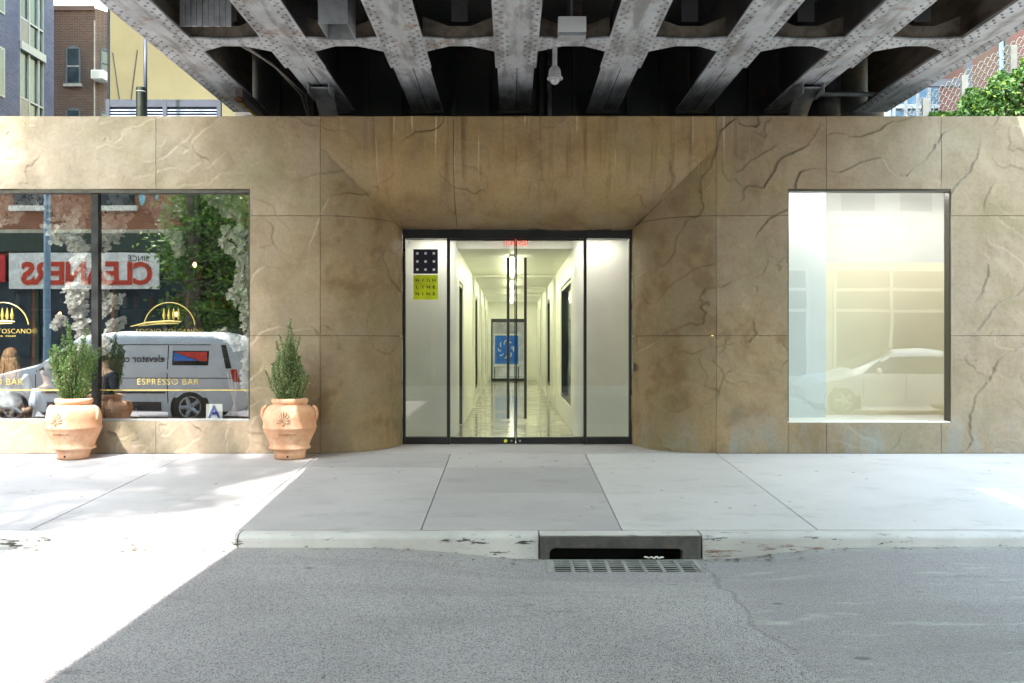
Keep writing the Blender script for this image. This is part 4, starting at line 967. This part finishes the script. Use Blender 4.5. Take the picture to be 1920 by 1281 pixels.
# ================================================================== ROOFTOP AND BACKGROUND LEFT
sl_mat = plain('navy_screen_metal', (.028, .034, .06), .5, .2); sl_lite = plain('pale_slat', (.28, .32, .42), .5, .2)
rs = thing('roof_screen', 'dark navy louvred screen standing on the gallery roof', 'fence', (0, 2.2, 4.29))
d = D + 2.2; a0, a1, a2 = WX(203, d), WX(310, d), WX(411, d); h = WZ(188, d) - 4.29
for x in (a0, a1, a2): MB().box(x - .03, x + .03, -.03, .03, 0, h).build('post', sl_mat, rs)
for xa, xb in ((a0 + .031, a1 - .031), (a1 + .031, a2 - .031)):
    MB().box(xa, xb, -.025, .025, h - .11, h - .001).build('rail', sl_mat, rs); MB().box(xa, xb, .012, .02, 0, h - .112).build('back_sheet', sl_mat, rs)
    k = 0; z = .02
    while z < h - .15: MB().prism([(-.02, z), (.01, z + .022), (.01, z + .026), (-.02, z + .006)], xa, xb, 'x').build('slat', sl_lite, rs); z += .042
sp_ = thing('vent_pipe', 'black roof vent pipe with a thin dark pole rising from it', 'pipe', (WX(264, D + 1.6), 1.6, 4.29))
MB().tube([(0, 0, 0), (0, 0, .8)], .066, 16).build('sleeve', plain('black_pipe', (.015, .02, .015), .3), sp_, smooth=True, edge=40)
for z in (.12, .74): MB().lathe([(.068, z - .006), (.072, z), (.068, z + .006)], (0, 0, 0), 16).build('band', M['galv'], sp_)
MB().tube([(.055, .03, .1), (.055, .03, 1.75)], .026, 10).build('pole', sl_mat, sp_, smooth=True)
# cream rendered wall building
cr = thing('cream_building', 'tall plain cream rendered building wall behind the roof screen', 'building')
dC = 30.0; yC = dC - D
def cream():
    t = NT('cream_render'); O = t.n('ShaderNodeTexCoord').outputs['Object']; col = t.mix(t.rng(t.noise(O, .5, 5), .3, .7), (.27, .225, .135), (.33, .28, .175))
    st = t.noise(t.coord(scale=(1.6, 1, .25)), 1.0, 5, .65); col = t.mix(t.rng(st, .55, .8, 0, .35), col, (.22, .18, .11)); col = t.mix(t.rng(t.noise(O, 2, 6, .7), .6, .75, 0, .3), col, (.26, .22, .14))
    return t.finish(col, .9, t.bump(t.noise(O, 12, 4), .15, .01))
MB().box(WX(205, dC), -6, yC, yC + 10, -.7, 16).build('wall', cream(), cr)
MB().box(WX(205, dC) - .04, WX(205, dC) + .02, yC - .06, yC - .002, -.7, 16).build('corner_pipe', sl_mat, cr)
for pts in (((212, 100), (225, 190)), ((258, 95), (246, 190))): MB().tube([(WX(p[0], dC), yC - .03, WZ(p[1], dC)) for p in pts], .015, 5).build('cable', sl_mat, cr)
# brown brick building
bb = thing('brown_brick_building', 'old brown brick building with arched windows at the left', 'building')
dB = 42.0; yB = dB - D; brown = brick_mat('brown_brick', (.085, .046, .036), (.125, .065, .05), (.2, .165, .145))
xl, xm, xr = WX(60, dB), WX(178, dB), WX(208, dB); zt_ = WZ(15.5, dB)
MB().prism([(xl, yB), (xm, yB), (xr, yB + 1.1), (xr, yB + 9), (xl, yB + 9)][::-1], -.7, zt_, 'z').build('wall', brown, bb)
MB().box(xl, xm, yB - .06, yB - .002, zt_ - .12, zt_ + .08).build('cornice', plain('old_cornice', (.14, .09, .08), .8), bb)
sill = plain('stone_sill', (.36, .33, .29), .8); fr = plain('grey_sash', (.10, .12, .14), .5)
def bwin(x0, x1, z0, z1, yf=0):
    w = bpy.data.objects.new('window', None); COL.objects.link(w); w.parent = bb; y = yB + yf
    n = 7; arch = [(x1 - (x1 - x0) * k / n, z1 + .12 * math.sin(math.pi * k / n)) for k in range(n + 1)]
    MB().prism([(x0, z0), (x1, z0)] + arch, y - .012, y - .004, 'y').build('reveal', fr, w)
    MB().quad((x0 + .06, y - .016, z0 + .06), (x1 - .06, y - .016, z0 + .06), (x1 - .06, y - .016, z1), (x0 + .06, y - .016, z1)).build('pane', M['glass_far'], w)
    MB().box(x0 + .06, x1 - .06, y - .035, y - .018, (z0 + z1) / 2 - .03, (z0 + z1) / 2 + .03).build('meeting_rail', sill, w)
    MB().box(x0 - .08, x1 + .08, y - .12, y - .002, z0 - .13, z0 - .01).build('sill', sill, w)
    MB().box(x0, x0 + .06, y - .05, y - .017, z0, z1).build('frame', fr, w); MB().box(x1 - .06, x1, y - .05, y - .017, z0, z1).build('frame', fr, w)
for zb0, zb1 in ((158, 92), (262, 208)):
    bwin(WX(124, dB), WX(151, dB), WZ(zb0, dB), WZ(zb1, dB))
aw = bpy.data.objects.new('angled_window', None); COL.objects.link(aw); aw.parent = bb
def ang(u, off): return (xm + (xr - xm) * u, yB + 1.1 * u - off)
for (za, zb2) in ((140, 90), (260, 208)):
    p0, p1 = ang(.25, .01), ang(.85, .01); MB().quad((p0[0], p0[1], WZ(za, dB)), (p1[0], p1[1], WZ(za, dB)), (p1[0], p1[1], WZ(zb2, dB)), (p0[0], p0[1], WZ(zb2, dB))).build('pane', M['glass_far'], aw)
    for z in (za, (za + zb2) / 2, zb2): MB().tube([(p0[0], p0[1] - .02, WZ(z, dB)), (p1[0], p1[1] - .02, WZ(z, dB))], .04, 6).build('rail', fr, aw)
    for q_ in (p0, p1): MB().tube([(q_[0], q_[1] - .02, WZ(za, dB)), (q_[0], q_[1] - .02, WZ(zb2, dB))], .04, 6).build('stile', fr, aw)
MB().tube([(xm, yB - .05, 4), (xm, yB - .05, WZ(40, dB))], .03, 6).build('downpipe', sill, bb)
ac = thing('window_air_conditioner', 'white air conditioner sticking out of the brick building window', 'air conditioner', (WX(190, dB), yB - .1, WZ(153, dB)))
MB().box(-.27, .27, -.35, .35, 0, .38).build('case', M['white_paint'], ac, bevel=.02)
for k in range(6): MB().box(-.23, .12, -.356, -.351, .05 + k * .05, .07 + k * .05).build('grille_slat', plain('ac_grille', (.35, .37, .4), .6), ac)
# purple blue brick apartment house receding from the street
pb = thing('blue_brick_building', 'glazed blue purple brick apartment building with white framed bay windows', 'building')
XP = -18.0; dy = lambda px: XP * F / (px - 958) - D
purple = brick_mat('blue_purple_brick', (.062, .066, .125), (.1, .1, .175), (.2, .205, .27), 'yz', 1.15, (.05, .05, .12))
yb0, yb1, yend = dy(37.5), dy(84), dy(101)
MB().box(XP - 10, XP, -6, yb0, -.7, 60).build('wall', purple, pb); MB().box(XP - 10, XP, yb1, yend, -.7, 60).build('wall', purple, pb)  # unseen storeys above, height raised to shade the buildings behind
MB().box(XP - 10, XP - .4, yb0 + .002, yb1 - .002, -.7, 60).build('bay_backing', M['dark'], pb)
trim = plain('pale_metal_trim', (.3, .305, .31), .5, .06)
def zz(px, py): return WZ(py, D + dy(px))
st_ = zz(37.5, 88) - zz(37.5, 12 + 64 - 78) if False else 2.75
zref = zz(37.5, 76)              # underside of the pale slab between the two storeys
for k in range(-2, 4):
    zs = zref + k * 2.95
    MB().box(XP - .38, XP + .06, yb0 + .003, yb1 - .003, zs - .3, zs).build('floor_band', trim, pb)
    y_1, y_2 = yb0 + (yb1 - yb0) * .40, yb0 + (yb1 - yb0) * .78
    for ya, yb_ in ((yb0 + .02, y_1), (y_1, y_2), (y_2, yb1 - .02)):
        MB().quad((XP - .1, ya, zs), (XP - .1, yb_, zs), (XP - .1, yb_, zs + 2.65), (XP - .1, ya, zs + 2.65)).build('bay_pane', M['glass_teal'], pb)
    for y in (yb0 + .03, y_1, y_2, yb1 - .03): MB().box(XP - .16, XP - .02, y - .035, y + .035, zs, zs + 2.65).build('bay_mullion', trim, pb)
    MB().box(XP - .15, XP - .03, yb0 + .07, y_1 - .036, zs + .001, zs + .85).build('spandrel', plain('grey_spandrel', (.12, .11, .115), .5), pb)
    MB().box(XP - .15, XP - .03, y_1 + .036, yb1 - .07, zs + .86, zs + .93).build('transom', trim, pb); MB().box(XP - .15, XP - .03, yb0 + .07, y_1 - .036, zs + .86, zs + .93).build('transom', trim, pb)
    ya, yb_ = dy(-22), dy(8)
    MB().box(XP, XP + .03, ya, yb_, zs + .55, zs + 2.3).build('window_surround', trim, pb); MB().quad((XP + .034, ya + .06, zs + .62), (XP + .034, yb_ - .06, zs + .62), (XP + .034, yb_ - .06, zs + 2.23), (XP + .034, ya + .06, zs + 2.23)).build('side_window_pane', M['glass_teal'], pb)
wpole = thing('white_vent_stack', 'thin white vent stack at the far left above the wall', 'pipe', (WX(7, D + 3), 3, 4.29)); MB().tube([(0, 0, 0), (0, 0, .36)], .035, 10).build('pipe', M['white_paint'], wpole, smooth=True)

# ================================================================== BACKGROUND RIGHT
rbd = thing('red_building', 'dark red panelled building with blue glass strips at the right', 'building')
dR = 60.0; yR = dR - D
MB().box(WX(1868, dR), 60, yR, yR + 8, -.7, 40).build('wall', plain('dark_red_panels', (.055, .018, .02), .6, .2, .5), rbd)
for a, b in ((1872, 1880), (1935, 1945)): MB().box(WX(a, dR), WX(b, dR), yR - .1, yR - .02, 3, 40).build('glass_strip', plain('blue_glass_strip', (.1, .2, .3), .4), rbd)
MB().box(WX(1881, dR), WX(1888, dR), yR - .2, yR - .02, 3, 40).build('pier', M['black_metal'], rbd)
bgb = thing('blue_glass_building', 'blue grey glass tower behind the ivy covered fence', 'building')
dG = 70.0; yG = dG - D
MB().box(WX(1670, dG), WX(1866, dG), yG, yG + 8, -.7, 34).build('wall', plain('blue_glass', (.05, .10, .17), .25, .25, .4, spec=.4), bgb)
for k in range(9): x = WX(1675 + k * 22, dG); MB().box(x - .12, x + .12, yG - .15, yG - .005, 1, 34).build('fin', plain('slate_fin', (.12, .15, .19), .5), bgb)
for k in range(8): MB().box(WX(1670, dG), WX(1866, dG), yG - .12, yG - .006, 4 + k * 3.6, 4.3 + k * 3.6).build('spandrel', plain('pale_spandrel', (.16, .22, .29), .4), bgb)
sdk = thing('stair_tower', 'dark blue stair frame beside the right fascia girder', 'tower', (WX(1815, D + 8), 8, 4.2))
MB().box(-.06, .06, -.06, .06, 0, 4).build('post', sl_mat, sdk); MB().box(-1.3, -.065, -.06, .06, 2.6, 2.75).build('beam', sl_mat, sdk)
# sloping mesh fence
fen = thing('mesh_fence', 'sloping pale grey wire mesh fence with flat posts above the wall', 'fence'); yF = 3.0; dF = D + yF
fm = plain('pale_fence_paint', (.13, .133, .13), .6, .15)
for px, top in ((1735, 186), (1808, 142), (1900, 86)): MB().box(WX(px, dF) - .05, WX(px, dF) + .05, yF - .03, yF + .03, 4.29, WZ(top, dF)).build('post', fm, fen, bevel=.006)
SLP = .62
def topz(px): return WZ(205 - (px - 1700) * SLP, dF)
ms = MB()
for r in range(11):
    pts = []
    for k in range(0, 121):
        px = 1690 + k * 2.6; x = WX(px, dF); z = topz(px) - r * .07; ph = k * 1.35 + (r % 2) * math.pi
        if z > 4.29: pts.append((x, yF + .012 * math.cos(ph), z + .03 * math.sin(ph)))
    if len(pts) > 2: ms.tube(pts, .0075, 4)
o = ms.build('wire_mesh', fm, fen, smooth=True, fix=False); o['kind'] = 'stuff'
# ivy
iv = thing('ivy', 'dense sunlit green ivy spilling over the fence at the right', 'ivy'); r7 = random.Random(21); il, istm = MB(), MB()
il_m = leaf_mat('ivy_leaves', (.025, .07, .02), (.10, .20, .045)); il2 = leaf_mat('young_ivy_leaves', (.16, .26, .04), (.26, .36, .06)); iy = MB()
def ivy_top(px): return 205 - max(0, px - 1758) * .60 + (26 if px < 1800 else 8) + 9 * math.sin(px * .11)
for k in range(5200):
    px = 1740 + 280 * r7.random() ** .8; tp = min(214, ivy_top(px)); py = tp + (228 - tp) * r7.random(); y = yF - .05 - .45 * r7.random() * min(1, (py - tp) / 30 + .15)
    p = Vector((WX(px, D + y), y, WZ(py, D + y)))
    if p.z < 4.31: continue
    dv = Vector((r7.uniform(-.7, .7), r7.uniform(-1, .1), r7.uniform(-.9, .5)))
    leaf(iy if r7.random() < .1 else il, p, dv, r7.uniform(.05, .095), r7, .95)
for k in range(14):
    px = 1760 + k * 14; istm.tube([(WX(px, dF), yF - .04, 4.3), (WX(px + 5, dF), yF - .05, 4.7), (WX(px + 3, dF), yF - .03, max(4.75, WZ(ivy_top(px) + 8, dF)))], .012, 5)
il.build('foliage', il_m, iv, fix=False)['kind'] = 'stuff'; iy.build('young_foliage', il2, iv, fix=False)['kind'] = 'stuff'; istm.build('stems', M['stem'], iv, fix=False)['kind'] = 'stuff'
# ================================================================== STREET BEHIND THE CAMERA (seen in the glass)
red_brick = brick_mat('red_brick', (.30, .11, .06), (.38, .15, .085), (.35, .28, .22), stain=(.16, .07, .04))
ob = thing('red_brick_shop_building', 'red brick building with shopfronts across the street, reflected in the cafe window', 'building')
YO = -19.2; DR = D - YO      # distance of its mirror image
def ox(px): return (px - 958) * DR / F
def oz(py): return EYE + (641 - py) * DR / F
HB = 9.4
MB().box(-30, 4, YO - 6, YO, -.13, HB).build('wall', red_brick, ob)
MB().box(-30.1, 4.1, YO - .02, YO + .3, HB - .4, HB + .1).build('cornice', M['dkgreen'], ob)
MB().box(-29, 3.8, YO + .005, YO + .12, oz(437), oz(430)).build('belt_course', plain('limestone', (.5, .46, .38), .8), ob)
MB().box(-29, 3.8, YO + .006, YO + .2, oz(472), oz(438)).build('shop_fascia', M['dkgreen'], ob)
for k in range(12):
    x = -28.5 + k * 2.6; w = bpy.data.objects.new('shop_window', None); COL.objects.link(w); w.parent = ob
    MB().box(x, x + 2.3, YO + .005, YO + .03, .25, oz(476)).build('pane', M['glass_far'], w)
    MB().box(x - .12, x - .002, YO + .005, YO + .14, -.12, oz(474)).build('pilaster', M['dkgreen'], w); MB().box(x, x + 2.3, YO + .006, YO + .1, -.12, .249).build('stall_riser', M['dkgreen'], w)
for k in range(11):
    x = -28 + k * 2.9; w = bpy.data.objects.new('window', None); COL.objects.link(w); w.parent = ob
    MB().box(x, x + 1.1, YO + .004, YO + .02, 5.9, 8.0).build('pane', M['glass_far'], w); MB().box(x - .1, x + 1.2, YO + .004, YO + .16, 5.72, 5.89).build('sill', M['white_paint'], w)
    MB().box(x + .02, x + 1.08, YO + .021, YO + .05, 6.9, 6.98).build('rail', M['white_paint'], w); MB().box(x - .1, x + 1.2, YO + .004, YO + .1, 8.01, 8.25).build('lintel', M['white_paint'], w)
grf = thing('graffiti', 'pale blue bubble graffiti on red brick, reflected high in the cafe window', 'graffiti')
for k, (px, w, h) in enumerate(((190, 17, 17), (212, 13, 15), (235, 18, 17), (262, 12, 16), (290, 6, 6))):
    q = [(ox(px) + w / 2 / F * DR * math.cos(a) * (1 + .15 * math.sin(3 * a + k)), oz(368) + h / F * DR * math.sin(a) * (1 + .12 * math.cos(2 * a + k))) for a in [R(20 * j) for j in range(18)]]
    MB().prism(q, YO + .004, YO + .01, 'y').build('bubble_letter', plain('sky_blue_spray', (.25, .55, .75), .7, .1), grf)
cs = thing('cleaners_sign', 'white shop sign with red CLEANERS letters, reflected in the cafe window', 'sign')
MB().box(ox(20), ox(300), YO + .21, YO + .3, oz(543), oz(475)).build('board', plain('sign_white', (.78, .78, .78), .5), cs)
text('lettering', 'CLEANERS', 1.02, ((ox(35) + ox(298)) / 2, YO + .31, oz(516)), plain('sign_red', (.55, .05, .02), .5), cs, rot=(90, 0, 180), ext=.03, bold=.03, space=.95, sx=.93)
text('small_lettering', 'SINCE', .26, (ox(262), YO + .305, oz(486)), M['black_metal'], cs, rot=(90, 0, 180), ext=.003)
rs2 = thing('red_shop_sign', 'red shop sign cut off at the left edge, reflected in the cafe window', 'sign')
MB().box(ox(-160), ox(12), YO + .21, YO + .3, oz(530), oz(478)).build('board', plain('sign_red_board', (.55, .03, .035), .5), rs2)
# white building across the street on the right
wb = thing('white_shop_building', 'pale painted building with white gridded shop windows, reflected in the gallery window', 'building')
MB().box(4.2, 30, YO - 6, YO, -.13, 9.8).build('wall', plain('pale_painted_brick', (.62, .62, .58), .8, .1, 1.5, bump=.2), wb)
MB().box(4.1, 30, YO - .02, YO + .35, 9.4, 9.9).build('cornice', M['white_paint'], wb)
for k in range(5):
    x = 6.0 + k * 4.6; w = bpy.data.objects.new('grid_window', None); COL.objects.link(w); w.parent = wb
    MB().box(x, x + 3.8, YO + .004, YO + .02, .3, oz(505)).build('pane', M['glass_far'], w)
    for j in range(3): MB().box(x + j * 1.85, x + j * 1.85 + .1, YO + .021, YO + .09, .3, oz(505)).build('muntin', M['white_paint'], w)
    for py in (543, 583, 505): MB().box(x, x + 3.8, YO + .021, YO + .07, oz(py) - .05, oz(py) + .05).build('transom', M['white_paint'], w)
    MB().box(x + .3, x + 1.4, YO + .004, YO + .02, 5.7, 7.7).build('upper_pane', M['glass_far'], wb); MB().box(x + 2.2, x + 3.3, YO + .004, YO + .02, 5.7, 7.7).build('upper_pane', M['glass_far'], wb)
aw_ = thing('scalloped_awning', 'grey scalloped awning across the street, reflected in the gallery window', 'awning')
MB().quad((8.2, YO + .01, oz(395)), (13.2, YO + .01, oz(395)), (13.2, YO + .9, oz(425)), (8.2, YO + .9, oz(425))).build('canopy', plain('grey_canvas', (.3, .3, .3), .8), aw_)
for k in range(16): MB().prism([(8.2 + k * .3125, oz(425)), (8.2 + (k + 1) * .3125, oz(425)), (8.2 + (k + .5) * .3125, oz(434))], YO + .9, YO + .905, 'y').build('scallop', plain('grey_canvas_edge', (.33, .33, .33), .8), aw_)
# lamp post
lp = thing('lamp_post', 'blue grey street lamp post reflected in the left cafe pane', 'street lamp', ((82 - 958) * (D + 14.9) / F, -14.9, -.13))
MB().tube([(0, 0, 0), (0, 0, .5), (0, 0, .55), (0, 0, 6.5)], [.19, .17, .11, .08], 12).build('pole', plain('blue_grey_paint', (.13, .2, .27), .5), lp, smooth=True)
MB().tube([(0, 0, 6.4), (.3, .5, 6.9), (.9, 1.6, 7.0)], .045, 8).build('arm', M['galv'], lp, smooth=True); MB().ball((.95, 1.75, 6.97), .2, 12, 8, (.6, 1.4, .4)).build('lamp_head', M['galv'], lp, smooth=True)
# trees
loc_leaf = leaf_mat('locust_leaves', (.07, .16, .03), (.22, .36, .07))
def tree(label, loc, height, crowns, n_leaf, lsz, seed):
    t_ = thing('street_tree', label, 'tree', loc); r8 = random.Random(seed); tr, cr_ = MB(), MB()
    tr.tube([(0, 0, 0), (.05, .02, height * .2), (-.5, .05, height * .6), (-1.2, 0, height * .95)], [.24, .19, .13, .04], 10)
    jobs = [(c_, k) for c_ in crowns for k in range(c_[6])]
    for crown, k in jobs:
        top = Vector(crown[:3]); fork = Vector((-.5 * min(1, crown[2] / height * 1.2), .03, min(height * .9, max(height * .12, crown[2] * .72))))
        a, b = r8.uniform(0, 6.28), math.acos(r8.uniform(-1, 1)); rr = r8.random() ** .4
        c = top + Vector((crown[3] * math.sin(b) * math.cos(a), crown[4] * math.sin(b) * math.sin(a), crown[5] * math.cos(b))) * rr
        mid_ = fork.lerp(c, .5) + Vector((r8.uniform(-.3, .3), r8.uniform(-.3, .3), .2))
        tr.tube([tuple(fork), tuple(mid_), tuple(c)], [.05, .025, .006], 5)
        for j in range(n_leaf):
            o_ = Vector((r8.gauss(0, .3), r8.gauss(0, .28), r8.gauss(0, .2)))
            leaf(cr_, c + o_, Vector((r8.uniform(-1, 1), r8.uniform(-1, 1), r8.uniform(-.7, .4))), r8.uniform(lsz * .7, lsz * 1.3), r8, .5)
    tr.build('trunk', plain('grey_bark', (.12, .10, .08), .9, .3, 8), t_, smooth=True, fix=False); cr_.build('crown', loc_leaf, t_, fix=False)['kind'] = 'stuff'
dT = D + 15.6
tree('tall feathery green street tree across the street, reflected in the cafe window', ((370 - 958) * dT / F, -15.0, -.13), 24,
     [(.3, -.4, 3.9, 1.5, 1.1, 2.3, 60), (-1.2, 0, 9.5, 2.0, 1.6, 2.6, 20), (-1.4, .1, 17.6, 2.4, .25, .15, 15), (-2.2, .1, 19.0, 3.0, .25, .15, 20), (-2.8, .1, 20.9, 2.4, .25, .15, 12), (-2.8, .1, 25.6, 4.0, 1.4, 1.3, 52)], 150, .16, 31)
# vehicles
def lerp_tab(tab, x):
    for (x0, *a), (x1, *b) in zip(tab, tab[1:]):
        if x0 <= x <= x1: f = (x - x0) / (x1 - x0); return [p + (q - p) * f for p, q in zip(a, b)]
    return list(tab[-1][1:]) if x > tab[-1][0] else list(tab[0][1:])
def vehicle(name, label, loc, rz, L, tab, paint, wheels, wr, wins, cat, extras=None):
    """tab rows: x, bottom, belt, top, half width at belt, half width at top (x from the rear)"""
    t_ = thing(name, label, cat, loc, rz)
    NS, SEC = 60, 22
    def half(x, z):
        zb, zm, zt, wb, wt = lerp_tab(tab, x); zt = max(zt, zm + .02)
        if z <= zm: f = (z - zb) / max(.01, zm - zb); return wb * (.93 + .07 * math.sin(min(1, max(0, f)) * math.pi / 2))
        f = (z - zm) / (zt - zm); base = wb + (wt - wb) * f
        return base * (1 - max(0, f - .8) ** 2 * 4.5)
    def fn(u, v):
        x = L * u; zb, zm, zt, wb, wt = lerp_tab(tab, x); zt = max(zt, zm + .02)
        # v runs: left bottom -> left top -> right top -> right bottom
        if v <= .4: z = zb + (zt - zb) * (v / .4); return (x, -half(x, z), z)
        if v >= .6: z = zb + (zt - zb) * ((1 - v) / .4); return (x, half(x, z), z)
        w = half(x, zt); f = (v - .4) / .2; return (x, -w + 2 * w * f, zt + .03 * math.sin(f * math.pi))
    mb = MB().grid(fn, NS, 40); nv = 41; n = len(mb.v)
    mb.f.append(tuple(range(nv))); mb.f.append(tuple(range(n - 1, n - nv - 1, -1)))
    for i in range(NS): mb.f.append((i * nv, i * nv + nv - 1, (i+1) * nv + nv - 1, (i+1) * nv))
    mb.build('body', paint, t_, smooth=True, edge=35)
    rub = plain('tyre_rubber', (.02, .02, .02), .8); rim = plain('alloy', (.5, .51, .53), .3, .1, metal=.6)
    for wx in wheels:
        for s in (-1, 1):
            yy = s * (half(wx, .5) + .004)
            pts = [(wx + (wr + .09) * math.cos(a), wr - .02 + (wr + .09) * math.sin(a)) for a in [R(-25 + 230 * k / 24) for k in range(25)]]
            MB().prism(pts, yy - s * .05, yy, 'y').build('wheel_arch', M['dark'], t_)
            MB().tube([(p[0], yy - s * .01, p[1]) for p in pts], .035, 6).build('arch_lip', paint, t_, smooth=True)
            wh = bpy.data.objects.new('wheel', None); COL.objects.link(wh); wh.parent = t_; wh.location = (wx, yy - s * .09, wr)
            MB().lathe([(wr * .62, -.1), (wr * .9, -.11), (wr, -.07), (wr, .07), (wr * .9, .11), (wr * .62, .1)], (0, 0, 0), 28, 'y').build('tyre', rub, wh, smooth=True)
            MB().lathe([(0, s * .05), (wr * .58, s * .04), (wr * .64, s * .1), (wr * .6, s * .105)], (0, 0, 0), 28, 'y').build('rim', M['dark'], wh, smooth=True)
            for k in range(5):
                a = k * 1.2566; MB().tube([(0, s * .085, 0), (wr * .6 * math.cos(a), s * .09, wr * .6 * math.sin(a))], [.05, .04], 6).build('spoke', rim, wh)
            MB().lathe([(wr * .58, s * .09), (wr * .64, s * .112), (wr * .66, s * .1)], (0, 0, 0), 28, 'y').build('rim_edge', rim, wh, smooth=True)
    def patch(nm, x0, x1, z0, z1, mat, s, off=.006, x0t=None, x1t=None):
        x0t = x0 if x0t is None else x0t; x1t = x1 if x1t is None else x1t
        def g2(u, v):
            z = z0 + (z1 - z0) * v; x = (x0 + (x0t - x0) * v) * (1 - u) + (x1 + (x1t - x1) * v) * u
            return (x, s * (half(x, z) + off), z)
        return MB().grid(g2, 10, 6).build(nm, mat, t_, smooth=True)
    for (nm, x0, x1, z0, z1, mat, x0t, x1t) in wins:
        for s in (-1, 1): patch(nm, x0, x1, z0, z1, mat, s, .006, x0t, x1t)
    if extras: extras(t_, half, patch)
    return t_
carglass = plain('car_glass', (.015, .018, .02), .06, .2, spec=.9); tail = plain('tail_red', (.4, .01, .015), .25)
silver = plain('silver_paint', (.58, .61, .64), .3, .04, 2, metal=.0); black_trim = plain('black_trim', (.025, .025, .028), .6)
vt = [(0, .42, .95, 1.0, .86, .8), (.06, .3, .95, 1.12, .92, .86), (.2, .25, 1.0, 1.5, .94, .86), (.42, .25, 1.05, 1.80, .95, .82), (.7, .25, 1.05, 1.86, .95, .82), (2.8, .25, 1.05, 1.88, .95, .82), (3.5, .25, 1.05, 1.80, .95, .8), (4.35, .25, 1.0, 1.22, .94, .8), (5.3, .28, .8, .98, .9, .8), (5.6, .36, .62, .78, .82, .75), (5.66, .42, .55, .66, .74, .7)]
def van_extra(t_, half, patch):
    # rotated by 180 deg: local -y looks at the gallery wall
    s = -1
    for (a, b, z0, z1) in ((1.6, 1.62, .36, 1.62), (3.18, 3.2, .36, 1.7), (.75, 1.6, 1.615, 1.63), (1.62, 3.18, 1.615, 1.63), (.2, 3.2, .93, .945), (4.3, 4.32, .4, 1.1)): patch('panel_gap', a, b, z0, z1, M['dark'], s, .004)
    patch('rocker', 1.75, 4.1, .27, .45, black_trim, s, .012); patch('rub_strip', 1.65, 4.2, .62, .66, black_trim, s, .01)
    patch('tail_lamp', .13, .26, .86, 1.12, tail, s, .008, .2, .34); patch('rear_quarter_pane', .3, .42, 1.14, 1.62, carglass, s, .008, .44, .54)
    patch('sticker_panel', .78, 1.52, 1.2, 1.5, carglass, s, .008)
    y = s * (half(1.3, 1.35) + .016)
    MB().prism([(.81, 1.23), (1.49, 1.23), (1.49, 1.47)], y - .001, y, 'y').build('blue_sticker', plain('sticker_blue', (.03, .16, .55), .5), t_); MB().prism([(.81, 1.24), (1.48, 1.475), (.81, 1.475)], y - .002, y - .001, 'y').build('red_sticker', plain('sticker_red', (.6, .04, .025), .5), t_)
    text('van_lettering', 'elevator co.-inc', .2, (1.67, s * (half(2.6, 1.32) + .012), 1.33), black_trim, t_, rot=(90, 0, 0), ext=.002, align='LEFT', sx=1.0, bold=.004)
    MB().box(1.68, 1.8, s * (half(2, 1.02) + .03), s * half(2, 1.02), 1.0, 1.05).build('door_handle', silver, t_)
    MB().ball((4.0, s * 1.08, 1.2), .12, 10, 8, (.6, .8, 1)).build('mirror', silver, t_, smooth=True)
vans = [('cab_window', 3.28, 4.28, 1.1, 1.62, carglass, 3.28, 3.62)]
vehicle('delivery_van', 'silver delivery van on the street, reflected in the cafe window', (-5.42, -8.15, -.26), math.pi, 5.66, vt, silver, (1.16, 4.78), .34, vans, 'van', van_extra)
ct = [(0, .45, .8, .86, .78, .7), (.1, .3, .85, 1.0, .85, .7), (.7, .22, .9, 1.08, .88, .68), (1.3, .22, .9, 1.4, .9, .62), (1.7, .22, .9, 1.46, .9, .6), (2.5, .22, .9, 1.44, .9, .6), (3.5, .22, .88, .98, .89, .68), (4.3, .25, .72, .84, .84, .7), (4.55, .34, .6, .68, .76, .66), (4.6, .42, .55, .6, .7, .6)]
def car_extra(t_, half, patch):
    for s in (-1, 1):
        patch('head_lamp', 4.1, 4.42, .62, .74, plain('head_lamp_lens', (.7, .72, .75), .1), s, .008)
        for a in (1.25, 2.35, 3.3): patch('panel_gap', a, a + .015, .35, .88, M['dark'], s, .004)
        MB().ball((3.0, s * 1.0, .98), .1, 10, 8, (.6, .8, .8)).build('mirror', M['white_paint'], t_, smooth=True)
    w = MB().grid(lambda u, v: (2.52 + .95 * u, (v - .5) * 1.15, 1.475 - .46 * u + .03 * math.sin(v * math.pi)), 8, 6); w.build('windshield', carglass, t_, smooth=True)
vehicle('parked_car', 'white sedan parked across the street, reflected in the gallery window', (11.2, -9.9, -.22), math.pi, 4.6, ct, plain('white_car_paint', (.72, .73, .74), .25, .03, 2), (.85, 3.75), .32, [('side_window', .75, 3.3, .93, 1.3, carglass, 1.25, 2.75)], 'car', car_extra)
